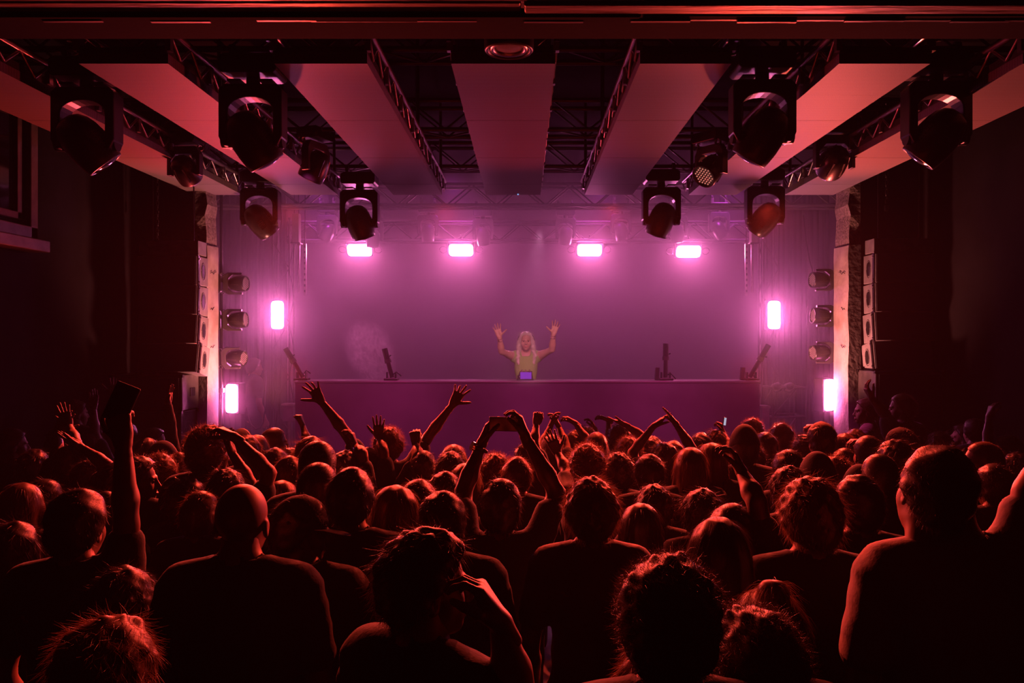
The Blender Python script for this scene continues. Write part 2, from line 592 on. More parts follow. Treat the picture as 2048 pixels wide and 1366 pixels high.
def hand_geo(pose, fine):
    key = (pose, fine)
    if key in HANDS: return HANDS[key]
    curl, spread, (tout, tcurl) = POSES[pose]
    s = SDF((-0.11, -0.13, -0.06), (0.13, 0.05, 0.215), 0.0046 if fine else 0.0062)
    s.cone((0, 0, -0.045), (0, 0, 0.0), 0.0225, 0.025, 0.012)
    for x0, x1 in ((-0.010, -0.030), (-0.004, -0.010), (0.004, 0.011), (0.010, 0.030)):
        s.cone((x0, 0, 0.0), (x1, 0, 0.083), 0.019, 0.0135, 0.012)
    s.ell((0.026, -0.010, 0.035), (0.017, 0.015, 0.028), 0.012)
    s.ell((-0.020, -0.008, 0.035), (0.015, 0.013, 0.03), 0.012)
    base = ((0.031, 0.088), (0.0105, 0.092), (-0.0105, 0.089), (-0.030, 0.081))
    leng = (0.071, 0.079, 0.074, 0.057)
    for i in range(4):
        bx, bz = base[i]
        sp = math.radians(spread * (1.2, 0.35, -0.45, -1.35)[i])
        p = np.array((bx, 0.0, bz))
        a = 0.0
        r = 0.0092 - 0.0008 * (i == 3)
        for j, fr in enumerate((0.45, 0.31, 0.24)):
            a += math.radians(curl[i] * (0.9, 1.15, 0.8)[j])
            d = np.array((math.sin(sp) * math.cos(a), -math.sin(a), math.cos(sp) * math.cos(a)))
            q = p + d * leng[i] * fr
            s.cone(p, q, r, r - 0.0009, 0.004)
            p, r = q, r - 0.0009
    p = np.array((0.022, -0.008, 0.022))
    to, tc = math.radians(tout), math.radians(tcurl)
    d = np.array((math.sin(to), -0.30, math.cos(to)))
    d /= np.linalg.norm(d)
    q = p + d * 0.045
    s.cone(p, q, 0.0135, 0.0115, 0.008)
    d2 = np.array((math.sin(to - tc), -0.30 - 0.4 * tc, math.cos(to - tc)))
    d2 /= np.linalg.norm(d2)
    m = q + d2 * 0.032
    s.cone(q, m, 0.0112, 0.0102, 0.005)
    d3 = np.array((math.sin(to - 1.8 * tc), -0.30 - 0.8 * tc, math.cos(to - 1.8 * tc)))
    d3 /= np.linalg.norm(d3)
    s.cone(m, m + d3 * 0.026, 0.0100, 0.0080, 0.004)
    HANDS[key] = s.out()
    return HANDS[key]


def hand_at(pose, wrist, tip, palm, left, fine, size=1.0):
    """palm: direction the palm looks"""
    V, Q = hand_geo(pose, fine)
    z = np.array(tip, float) - np.array(wrist, float)
    z /= np.linalg.norm(z)
    y = -np.array(palm, float)
    y -= z * (y @ z)
    if np.linalg.norm(y) < 1e-4: y = np.array((0, 1.0, 0))
    y /= np.linalg.norm(y)
    x = np.cross(y, z)          # right hand: x,y,z right handed
    V = V.copy() * size
    if left:
        V[:, 0] *= -1
        Q = Q[:, ::-1]
    return np.array(wrist) + V[:, :1] * x + V[:, 1:2] * y + V[:, 2:] * z, Q


SH = (0.178, 0.0, 1.425)   # shoulder joint of the 1.75 m figure


def rest_arm(sd, v):
    a = (0.03, 0.10, -0.02)[v % 3]
    return dict(side=sd, elbow=(sd * (0.235 + a * 0.4), -0.02 + a * 0.3, 1.13), wrist=(sd * (0.225 + a * 0.2), 0.05 + a, 0.89),
                tip=(sd * 0.215, 0.08 + a, 0.72), pose='relaxed', palm=(-sd, 0, 0), rest=True)


def body_sdf(arms, h, build, what):
    """what: body / shirt kind / trousers.  figure of 1.75 m at the origin facing +y"""
    pts = [(0.32, 0.2, 1.66), (-0.32, -0.2, -0.01)] + [a[k] for a in arms for k in ('elbow', 'wrist')]
    lo, hi = np.min(pts, 0) - 0.09, np.max(pts, 0) + 0.09
    g = 0.0
    if what == 'trousers':
        lo, hi = np.array((-0.3, -0.2, 0.0)), np.array((0.3, 0.2, 1.08))
    elif what != 'body':
        lo[2] = min(0.83, lo[2])
        if what != 'long':
            zmax = max([1.56] + [SH[2] + 0.62 * (a['elbow'][2] - SH[2]) + 0.12 for a in arms])
            hi[2] = min(hi[2], zmax)
        g = 0.012
    else:
        lo[2] = -0.01
    s = SDF(lo, hi, h)
    b = build
    if what == 'trousers':
        s.ell((0, 0, 0.95), (0.168 * b, 0.118, 0.12), 0.03)
        for x in (-1, 1):
            s.cone((x * 0.09, 0, 0.90), (x * 0.10, 0.01, 0.5), 0.098 * b, 0.072, 0.03)
            s.cone((x * 0.10, 0.01, 0.5), (x * 0.105, -0.02, 0.09), 0.072, 0.060, 0.03)
        return s.out()
    s.ell((0, 0.005, 1.28), (0.168 * b + g, 0.112 * b + g, 0.19), 0.04)
    s.cone((-0.135, -0.012, 1.425), (0.135, -0.012, 1.425), 0.062 + g, 0.062 + g, 0.04)
    s.ell((0, 0.0, 1.08), (0.150 * b + g, 0.103 * b + g, 0.17), 0.05)
    s.ell((0, 0.0, 0.93), (0.170 * b + g, 0.115 * b + g, 0.12), 0.05)
    for x in (-1, 1):
        s.cone((x * 0.02, -0.015, 1.50), (x * 0.13, -0.01, 1.44), 0.045 + g * 0.8, 0.058 + g, 0.04)
        s.ell((x * 0.085, -0.07, 1.32), (0.07, 0.04, 0.10), 0.04)
    if what == 'body':
        s.cone((0, -0.012, 1.44), (0, 0.006, 1.58), 0.062, 0.053, 0.035)
        for x in (-1, 1):
            s.cone((x * 0.09, 0, 0.92), (x * 0.095, 0.012, 0.5), 0.088 * b, 0.056, 0.03)
            s.cone((x * 0.095, 0.012, 0.5), (x * 0.098, -0.012, 0.33), 0.056, 0.055, 0.03)
            s.cone((x * 0.098, -0.012, 0.33), (x * 0.10, -0.02, 0.08), 0.055, 0.038, 0.03)
            s.cone((x * 0.10, -0.035, 0.045), (x * 0.105, 0.15, 0.032), 0.042, 0.034, 0.02)
    for a in arms:
        sd = a['side']
        e, w = np.array(a['elbow'], float), np.array(a['wrist'], float)
        sh = np.array((sd * SH[0], SH[1], SH[2]))
        up = max(0.0, (e[2] - sh[2]) / 0.3)
        sh = sh + np.array((-sd * 0.015 * up, 0.0, 0.05 * up))
        if what == 'tank':
            s.cone(sh, sh + (e - sh) * 0.12, 0.055, 0.050, 0.04)
            continue
        s.cone(sh, sh + (e - sh) * 0.3, 0.060 + g, 0.053 + g, 0.045)
        if what == 'tee':
            q = sh + (e - sh) * 0.62
            s.cone(sh + (e - sh) * 0.2, q, 0.054 + g, 0.047 + g * 1.6, 0.02)
            s.cone(q, q + (e - sh) * 0.08, 0.0, 0.0, 0.002)
            continue
        s.cone(sh + (e - sh) * 0.3, e, 0.051 * (0.85 + 0.15 * b) + g, 0.040 + g, 0.02)
        m = e + (w - e) * 0.32
        s.cone(e, m, 0.040 + g, 0.043 + g, 0.02)
        s.cone(m, w if what == 'body' else e + (w - e) * 0.9, 0.043 + g, 0.026 + g, 0.02)
    if what != 'body':
        x, y, z = s.grid()
        s.F = s.F + 0.0035 * np.sin(38 * x + 22 * z + 5 * np.sin(9 * z)) * np.sin(31 * z + 14 * y + 4 * np.sin(13 * x))
        s.F = np.maximum(s.F, 0.855 - z + 0 * x + 0 * y)                                         # hem
        s.F = np.maximum(s.F, 0.071 - np.sqrt(x ** 2 + (y - 0.012) ** 2 + (0.55 * (z - 1.53)) ** 2))  # neckline
    return s.out()


BODY = {}


def cached_body(variant, h, build, what):
    key = (variant, round(h, 4), round(build, 2), what)
    if key not in BODY:
        BODY[key] = body_sdf([rest_arm(-1, variant), rest_arm(1, variant)], h, build, what)
    return BODY[key]


# --- hair and headwear (head space)
def strands(V, Q, n, length, mode, seed, width=0.0011):
    r = np.random.default_rng(seed)
    a, b, c = V[Q[:, 0]], V[Q[:, 1]], V[Q[:, 2]]
    nor = np.cross(b - a, c - a)
    ar = np.linalg.norm(nor, axis=1) + 1e-12
    nor /= ar[:, None]
    i = r.choice(len(Q), n, p=ar / ar.sum())
    u = r.random((n, 2))
    p = a[i] + (b[i] - a[i]) * u[:, :1] + (V[Q[i, 3]] - a[i]) * u[:, 1:]
    N = nor[i]
    if (N * (p - V.mean(0))).sum() < 0: N = -N
    down = np.array((0, -0.35, -1.0))
    tang = down - N * (N @ down)[:, None]
    tang /= np.linalg.norm(tang, axis=1)[:, None] + 0.03
    L = length * (0.5 + 0.8 * r.random((n, 1)))
    j = r.normal(size=(n, 3))
    if mode == 'straight':
        d0, d1 = tang + 0.10 * N + 0.10 * j, tang + 0.08 * j + np.array((0, 0, -0.5))
    elif mode == 'curly':
        d0, d1 = 0.8 * N + 0.6 * j, 0.35 * N + 0.9 * r.normal(size=(n, 3))
    elif mode == 'fuzz':
        d0, d1 = 0.9 * N + 0.35 * j + 0.3 * tang, 0.5 * N + 0.45 * j + 0.5 * tang
    else:
        d0, d1 = 0.20 * N + 0.28 * j + 0.8 * tang, 0.10 * N + 0.35 * j + 0.9 * tang
    d0 /= np.linalg.norm(d0, axis=1)[:, None]
    d1 /= np.linalg.norm(d1, axis=1)[:, None]
    p0 = p - 0.006 * N
    p1 = p0 + d0 * L * 0.55
    p2 = p1 + d1 * L * 0.45
    side = np.cross(d0, r.normal(size=(n, 3)))
    side /= np.linalg.norm(side, axis=1)[:, None]
    w = width
    Vs = np.stack([p0 - side * w, p0 + side * w, p1 + side * w * 0.8, p1 - side * w * 0.8, p2 + side * w * 0.25, p2 - side * w * 0.25], 1).reshape(-1, 3)
    k = np.arange(n)[:, None] * 6
    return Vs, np.concatenate([k + np.array((0, 1, 2, 3)), k + np.array((3, 2, 4, 5))])


HAIR = {}


def hair_geo(kind, seed, near):
    key = (kind, seed, near)
    if key in HAIR: return HAIR[key]
    r = np.random.default_rng(seed * 31 + 5)
    h = 0.0085 if near else 0.0115
    s = SDF((-0.20, -0.26, -0.46), (0.20, 0.18, 0.22), h)
    amp, infl = 0.006, 0.015
    n, L, mode = 2600, 0.034, 'short'
    if kind == 'buzz': infl, amp, n, L, mode = 0.007, 0.0012, 3000, 0.013, 'fuzz'
    if kind == 'curly': infl, amp, n, L, mode = 0.034, 0.010, 2300, 0.045, 'curly'
    if kind == 'messy': infl, amp, n, L, mode = 0.024, 0.009, 2000, 0.055, 'short'
    if kind in ('long', 'wavy', 'bob', 'bun', 'pony'): infl, amp, n, L, mode = 0.018, 0.0022, 2200, 0.07, 'straight'
    c = (0, -0.014, 0.028)
    s.ell(c, (0.079 + infl, 0.099 + infl, 0.094 + infl), 0.02)
    if kind in ('short', 'messy', 'curly', 'buzz'):
        s.ell((0, -0.045, -0.03), (0.070 + infl * .8, 0.066 + infl * .8, 0.075), 0.03)
    if kind in ('long', 'wavy'):
        wv = 0.012 if kind == 'wavy' else 0.0
        if kind == 'wavy': amp, mode, L = 0.007, 'short', 0.09
        s.ell((0, -0.055, -0.09), (0.098 + wv, 0.072, 0.15), 0.04)
        s.ell((0, -0.085, -0.24), (0.105 + wv, 0.05, 0.17), 0.05)
        for x in (-1, 1):
            s.cone((x * 0.082, 0.01, 0.0), (x * (0.098 + wv), 0.0, -0.19), 0.026, 0.030, 0.03)
            s.cone((x * (0.098 + wv), 0.0, -0.19), (x * 0.092, 0.02, -0.32), 0.030, 0.016, 0.03)
    if kind == 'bob':
        s.ell((0, -0.045, -0.07), (0.098, 0.075, 0.115), 0.04)
        for x in (-1, 1):
            s.cone((x * 0.08, 0.015, 0.01), (x * 0.092, 0.015, -0.13), 0.026, 0.028, 0.03)
    if kind == 'bun':
        s.ell((0, -0.04, -0.03), (0.078, 0.07, 0.075), 0.03)
        s.ell((0, -0.055, 0.142), (0.042, 0.042, 0.036), 0.012)
    if kind == 'pony':
        s.ell((0, -0.04, -0.02), (0.078, 0.07, 0.075), 0.03)
        s.cone((0, -0.11, 0.06), (0, -0.155, 0.04), 0.024, 0.032, 0.02)
        s.cone((0, -0.155, 0.04), (0.02, -0.165, -0.18), 0.034, 0.014, 0.02)
    x, y, z = s.grid()
    ph = r.random(9) * 6.28
    f1 = 95 if kind in ('curly', 'messy') else 60
    if mode == 'straight':
        wob = np.sin(110 * x + ph[0]) * np.cos(70 * y + ph[1]) + 0.7 * np.sin(11 * z + 30 * x + ph[2])
    else:
        wob = np.sin(f1 * x + ph[0] + 2 * np.sin(40 * z + ph[3])) * np.sin(f1 * 0.9 * z + ph[1]) * np.sin(f1 * 0.8 * y + ph[2]) + 0.6 * np.sin(33 * x + ph[4]) * np.sin(29 * z + ph[5] + 20 * y)
    s.F = s.F + amp * wob
    s.F = np.maximum(s.F, 0.75 * (y - 0.045) - 0.66 * (z - 0.050) + 0 * x) if kind not in ('long', 'wavy', 'bob') else \
        np.maximum(s.F, np.minimum(0.75 * (y - 0.040) - 0.66 * (z - 0.055) + 0 * x, 0.062 - np.abs(x) + 0 * y + 0 * z))
    if kind in ('short', 'messy', 'curly', 'buzz'):
        nape = -0.085 if kind != 'curly' else -0.105
        s.F = np.maximum(s.F, nape - z + 0.0 * x + 0.0 * y)
        s.F = np.maximum(s.F, -(z + 0.012) + 1.2 * (y - 0.0) - 0.012 + 0 * x)   # in front of the ears
    V, Q = s.out()
    V2, Q2 = strands(V, Q, n * 3 if near else n, L * (0.8 if near else 1.0), mode, seed, 0.00035 if near else 0.0007)
    me = np_mesh('hair', *merge([(V, Q), (V2, Q2)]))
    HAIR[key] = me
    return me


HEADWEAR = {}


def cap_geo(kind):
    if kind in HEADWEAR: return HEADWEAR[kind]
    s = SDF((-0.14, -0.26, -0.09), (0.14, 0.28, 0.2), 0.0085)
    if kind == 'beanie':
        s.ell((0, -0.014, 0.035), (0.096, 0.116, 0.115), 0.02)
        s.ell((0, -0.02, 0.10), (0.06, 0.07, 0.065), 0.03)
        x, y, z = s.grid()
        s.F = np.maximum(s.F, 0.012 - z - 0.25 * y + 0 * x)
        s.F = np.maximum(s.F, -(np.sqrt((x / 0.084) ** 2 + ((y + 0.014) / 0.104) ** 2 + ((z - 0.02) / 0.1) ** 2) - 1) * 0.08)
    else:
        s.ell((0, -0.012, 0.03), (0.090, 0.108, 0.104), 0.02)
        x, y, z = s.grid()
        s.F = np.maximum(s.F, 0.030 - z + 0.0 * x + 0.0 * y)
        s.F = np.maximum(s.F, -(np.sqrt((x / 0.082) ** 2 + ((y + 0.012) / 0.100) ** 2 + ((z - 0.02) / 0.1) ** 2) - 1) * 0.08)
        s.ell((0, -0.012, 0.134), (0.010, 0.010, 0.006), 0.004)
    crown = np_mesh('cap', *s.out())
    brim = None
    if kind == 'cap':
        mb = MB()
        n = 14
        vs_, fs = [], []
        for lay in (0, 1):
            for i in range(n + 1):
                t = PI * i / n
                for rr in (0, 1):
                    R = 0.088 if rr == 0 else 0.096
                    yy = 0.02 + math.sin(t) * (0.078 if rr == 0 else 0.165)
                    xx = math.cos(t) * R
                    vs_.append((xx, yy, 0.034 - 0.25 * max(0, yy - 0.06) - 0.9 * xx * xx - 0.004 * lay))
        o = 2 * (n + 1)
        for i in range(n):
            a = 2 * i
            fs += [(a, a + 1, a + 3, a + 2), (o + a, o + a + 2, o + a + 3, o + a + 1), (a + 1, o + a + 1, o + a + 3, a + 3), (a, a + 2, o + a + 2, o + a)]
        mb.add(vs_, fs, True)
        brim = mb.mesh('brim')
    HEADWEAR[kind] = (crown, brim)
    return HEADWEAR[kind]


EYE = {}


def eye_mesh():
    if 'e' not in EYE:
        s = MB()
        s.lathe([(0.001, -0.011), (0.008, -0.008), (0.011, 0), (0.008, 0.008), (0.001, 0.011)], n=10)
        EYE['e'] = s.mesh('eye')
    return EYE['e']


def person(label, loc, height, yaw=0.0, head=(0, 0, 0), hair='short', hcol='hair_dark', skin='skin', top='tee', tcol='c_black',
           arms=(), build=1.0, hseed=1, hscale=1.0, variant=0, group=None, eyes=False, headfine=False, feet=0.0, female=False,
           capback=False, capcol='cap', trousers=True, lean=(0, 0), finehair=False):
    """one standing person; arms are given in world space"""
    k = height / 1.75
    near = loc[1] < 3.4
    h = 0.0145 if near else 0.021
    ca, sa = math.cos(-yaw), math.sin(-yaw)

    def loc_pt(p):
        x, y, z = p[0] - loc[0], p[1] - loc[1], p[2] - loc[2]
        return np.array((x * ca - y * sa, x * sa + y * ca, z)) / k

    def loc_dir(p):
        return np.array((p[0] * ca - p[1] * sa, p[0] * sa + p[1] * ca, p[2]))

    la = []
    for a in arms:
        la.append(dict(side=a['side'], elbow=loc_pt(a['elbow']), wrist=loc_pt(a['wrist']), tip=loc_pt(a['tip']), pose=a['pose'],
                       palm=loc_dir(a['palm'])))
    if la:
        have = {a['side'] for a in la}
        la += [rest_arm(sd, variant) for sd in (-1, 1) if sd not in have]
        body = body_sdf(la, h, build, 'body')
    else:
        la = [rest_arm(-1, variant), rest_arm(1, variant)]
        body = cached_body(variant, h, build, 'body')
    parts = [body]
    for a in la:
        parts.append(hand_at(a['pose'], a['wrist'], a['tip'], a['palm'], a['side'] < 0, near or not a.get('rest'), 1.04))
    hy, hp, hr = (math.radians(v) for v in head)
    HM = Matrix.Translation((lean[0], 0.022 + lean[1], 1.628)) @ Matrix.Rotation(hy, 4, 'Z') @ Matrix.Rotation(hp, 4, 'X') @ Matrix.Rotation(hr, 4, 'Y') @ Matrix.Scale(hscale, 4)
    HV, HQ = head_geo(('f' if female else 'm') + ('fine' if headfine or near else ''))
    A = np.array(HM)
    parts.append((HV @ A[:3, :3].T + A[:3, 3], HQ))
    me = np_mesh('person', *merge(parts))
    o = link('person', me, M[skin])
    o.location = loc
    o.rotation_euler = (0, 0, yaw)
    o.scale = (k, k, k)
    tag(o, label, 'person', group)
    # clothes
    if any('rest' not in a for a in la):
        sm = np_mesh('shirt', *body_sdf(la, h, build, top))
    else:
        key = ('shirt', variant, round(h, 4), round(build, 2), top)
        if key not in BODY: BODY[key] = np_mesh('shirt', *cached_body(variant, h, build, top))
        sm = BODY[key]
        if sm.materials and sm.materials[0] != M[tcol]:
            sm = sm.copy()
            sm.materials.clear()
    link('shirt', sm, M[tcol], o)
    if trousers:
        key = ('trousers', round(build, 1))
        if key not in BODY: BODY[key] = np_mesh('trousers', *body_sdf([], 0.028, build, 'trousers'))
        link('trousers', BODY[key], M['denim'], o)
    # hair
    hk = hair
    if hair in ('cap', 'beanie'): hk = 'short'
    if hk != 'bald':
        hm = hair_geo(hk, hseed, near or finehair)
        if hm.materials and hm.materials[0] != M[hcol]:
            ck = (hk, hseed, near or finehair, hcol)
            if ck not in HAIR:
                HAIR[ck] = hm.copy()
                HAIR[ck].materials.clear()
            hm = HAIR[ck]
        ho = link('hair', hm, M[hcol], o)
        ho.matrix_local = HM
    if hair in ('cap', 'beanie'):
        crown, brim = cap_geo(hair)
        if crown.materials and crown.materials[0] != M[capcol]:
            crown = crown.copy()
            crown.materials.clear()
            if brim:
                brim = brim.copy()
                brim.materials.clear()
        co = link(hair, crown, M[capcol], o)
        CM = HM @ Matrix.Rotation(math.radians(-6), 4, 'X') @ (Matrix.Rotation(PI, 4, 'Z') if capback else Matrix.Identity(4)) @ Matrix.Scale(1.05, 4)
        co.matrix_local = CM
        if brim: link('brim', brim, M[capcol], co)
    if eyes:
        for sx in (-1, 1):
            eo = link('eye', eye_mesh(), M['eye'], o)
            eo.matrix_local = HM @ Matrix.Translation((sx * 0.031, 0.0765, -0.002)) @ Matrix.Scale(0.85, 4)
        if 'l' not in EYE:
            q = SDF((-0.045, -0.03, -0.03), (0.045, 0.03, 0.03), 0.004)
            q.cone((-0.017, 0.002, 0.003), (0, 0.008, -0.003), 0.005, 0.0075, 0.004).cone((0.017, 0.002, 0.003), (0, 0.008, -0.003), 0.005, 0.0075, 0.004)
            EYE['l'] = np_mesh('lips', *q.out())
        lo_ = link('lips', EYE['l'], M['lips'], o)
        lo_.matrix_local = HM @ Matrix.Translation((0, 0.0905, -0.071)) @ Matrix.Diagonal((1.25, 0.7, 0.9, 1))
    return o


# ------------------------------------------------------------------ the setting
def struct(name, mb, m, parent=None, bevel=0.0):
    o = mb.build(name, m, parent, bevel=bevel)
    if parent is None: o['kind'] = 'structure'
    return o


struct('floor', MB().box((0, 6.5, -0.05), (12, 16, 0.1)), M['floor'])
struct('ceiling', MB().box((0, 8.6, 5.0), (12, 11.6, 0.1)), M['black'])
struct('wall_back', MB().box((0, 13.75, 2.5), (12, 0.1, 5.0)), M['backwall'])
wl = struct('wall_left', MB().box((-4.42, 4.6, 2.5), (0.2, 8.6, 5.0)), M['blackwall'])
struct('wall_right', MB().box((4.5, 4.6, 2.5), (0.2, 8.6, 5.0)), M['blackwall'])
struct('wall_stage_left', MB().box((-5.9, 11.4, 2.5), (0.2, 4.8, 5.0)), M['black'])
struct('wall_stage_right', MB().box((5.9, 11.4, 2.5), (0.2, 4.8, 5.0)), M['black'])
struct('wall_proscenium_left', MB().box((-4.75, 8.93, 2.5), (2.3, 0.27, 5.0)), M['blackwall'])
struct('wall_proscenium_right', MB().box((4.84, 8.96, 2.5), (2.3, 0.27, 5.0)), M['blackwall'])
# painted plaster jambs of the stage opening, the plaster gone from their upper ends
for nm, x0, x1, y0, y1, sgn in (('trim_1', -3.60, -3.46, 8.74, 9.06, 1), ('trim_2', 3.55, 3.69, 8.76, 9.17, -1)):
    mb = MB()
    xo, xi = (x0, x1) if sgn > 0 else (x1, x0)
    zs = [0.0, 0.6, 1.2, 1.6, 2.0, 2.3, 2.6, 2.85, 3.08, 3.2, 3.33]
    vs_, fs = [], []
    for i, z in enumerate(zs):
        j = sgn * (0.006 * math.sin(i * 2.3) - 0.004 * (i % 2))
        vs_ += [(xo, y0, z), (xi + j, y0, z + 0.02 * math.sin(i)), (xi + j * 0.4, y1, z), (xo, y1, z)]
    for i in range(len(zs) - 1):
        a = 4 * i
        fs += [(a + k, a + (k + 1) % 4, a + 4 + (k + 1) % 4, a + 4 + k) for k in range(4)]
    fs.append(tuple(range(len(vs_) - 4, len(vs_))))
    mb.add(vs_, fs)
    jam = struct(nm, mb, M['plaster'])
    rg = MB()
    vs_, fs = [], []
    n = 14
    for i in range(n + 1):
        z = 3.30 + (4.95 - 3.30) * i / n
        j = sgn * (-0.02 + 0.012 * math.sin(i * 1.9) - 0.008 * (i % 2))
        vs_ += [(xo, y0 + 0.015, z), (xi + j, y0 + 0.015 + 0.01 * (i % 3), z), (xi + j * 0.7, y1 - 0.015, z), (xo, y1 - 0.015, z)]
    for i in range(n):
        a = 4 * i
        fs += [(a + k, a + (k + 1) % 4, a + 4 + (k + 1) % 4, a + 4 + k) for k in range(4)]
    rg.add(vs_, fs)
    struct('bare_masonry', rg, M['brickish'], jam)
    cr = MB()
    for zc_, ln in ((3.02, 0.16), (2.62, 0.10), (2.2, 0.12)):
        pts = [(xi + sgn * 0.006, y0 + 0.08 + ln * t, zc_ + 0.015 * math.sin(9 * t) + 0.02 * t) for t in (0, .25, .5, .75, 1)]
        cr.tube(pts, 0.004, 4)
    struct('plaster_crack', cr, M['horn'], jam)
# near ceiling beam of old boards and the black soffit behind it
beam = struct('trim_3', MB().box((0, 2.36, 3.62), (11, 0.70, 0.4)), M['wood'])
for i, (ya, yb, zz) in enumerate(((2.03, 2.20, 3.405), (2.205, 2.36, 3.41), (2.365, 2.50, 3.40), (2.505, 2.575, 3.395), (2.58, 2.655, 3.39), (2.66, 2.71, 3.385))):
    for j in range(4):
        x0 = -5.4 + j * 2.7 + 0.4 * (i % 2)
        mb = MB().box((x0 + 1.345, (ya + yb) / 2, zz + 0.004 * ((i + j) % 3)), (2.69, yb - ya, 0.03))
        struct('board', mb, M['wood' if i < 5 else 'black'], beam, bevel=0.006)
lip = MB()
for i in range(60):
    x = -5.3 + 0.18 * i
    lip.box((x, 2.70 + 0.004 * math.sin(i * 1.7), 3.376 + 0.003 * math.sin(i * 2.9)), (0.2, 0.012, 0.012))
struct('moulding', lip, M['wood'], beam)
struct('trim_4', MB().box((0, 2.98, 3.72), (11, 0.50, 0.42)), M['black'])
# window high on the left wall
win = MB()
y0, y1, z0, z1 = 5.05, 6.90, 3.21, 4.25
for a, b in (((y0, z0), (y1, z0)), ((y1, z0), (y1, z1)), ((y0, z1), (y1, z1)), ((y0, z0), (y0, z1))):
    win.box((-4.28, (a[0] + b[0]) / 2, (a[1] + b[1]) / 2), (0.12, abs(a[0] - b[0]) + 0.10, abs(a[1] - b[1]) + 0.10))
w1 = struct('window_1', win, M['windowwood'], bevel=0.008)
inn = MB()
for a, b in (((y0 + .13, z0 + .13), (y1 - .13, z0 + .13)), ((y1 - .13, z0 + .13), (y1 - .13, z1)), ((y0 + .13, z0 + .13), (y0 + .13, z1))):
    inn.box((-4.295, (a[0] + b[0]) / 2, (a[1] + b[1]) / 2), (0.06, abs(a[0] - b[0]) + 0.06, abs(a[1] - b[1]) + 0.06))
struct('sash', inn, M['windowwood'], w1, bevel=0.005)
struct('window_pane', MB().box((-4.31, (y0 + y1) / 2, (z0 + z1) / 2), (0.012, y1 - y0 - 0.2, z1 - z0 - 0.1)), M['glass'], w1)
struct('window_sill', MB().box((-4.25, (y0 + y1) / 2, z0 - 0.11), (0.20, y1 - y0 + 0.22, 0.10)), M['windowwood'], w1, bevel=0.008)
# stage
struct('floor_stage', MB().box((0, 11.35, 0.36), (6.0, 4.7, 0.72)), M['black'])
struct('floor_stage_left', MB().box((-4.4, 11.45, 0.175), (2.8, 4.5, 0.35)), M['black'])
struct('floor_stage_right', MB().box((4.4, 11.45, 0.175), (2.8, 4.5, 0.35)), M['black'])

# haze over the stage
def volume_material(name, density, color, aniso, noise=None):
    m = bpy.data.materials.new(name)
    m.use_nodes = True
    nt = m.node_tree
    for n in list(nt.nodes):
        if n.type != 'OUTPUT_MATERIAL': nt.nodes.remove(n)
    v = nt.nodes.new('ShaderNodeVolumePrincipled')
    v.inputs['Color'].default_value = (*color, 1)
    v.inputs['Density'].default_value = density
    v.inputs['Anisotropy'].default_value = aniso
    nt.links.new(v.outputs[0], nt.nodes['Material Output'].inputs['Volume'])
    return m, nt, v


hm, nt_, v_ = volume_material('stage_haze', 0.17, (0.97, 0.9, 0.97), 0.6)
hz = MB().box((0, 11.28, 2.45), (11.4, 4.84, 4.9)).build('stage_haze', hm)
hm2, nt_, v_ = volume_material('hall_haze', 0.0012, (0.92, 0.75, 1.0), 0.3)
hz2 = MB().box((0, 3.9, 2.45), (8.6, 9.86, 4.88)).build('hall_haze', hm2)
tag(hz2, 'very thin haze filling the hall above and around the crowd', 'haze', kind='stuff')
tag(hz, 'thin purple haze hanging over the whole stage behind the crowd', 'haze', kind='stuff')

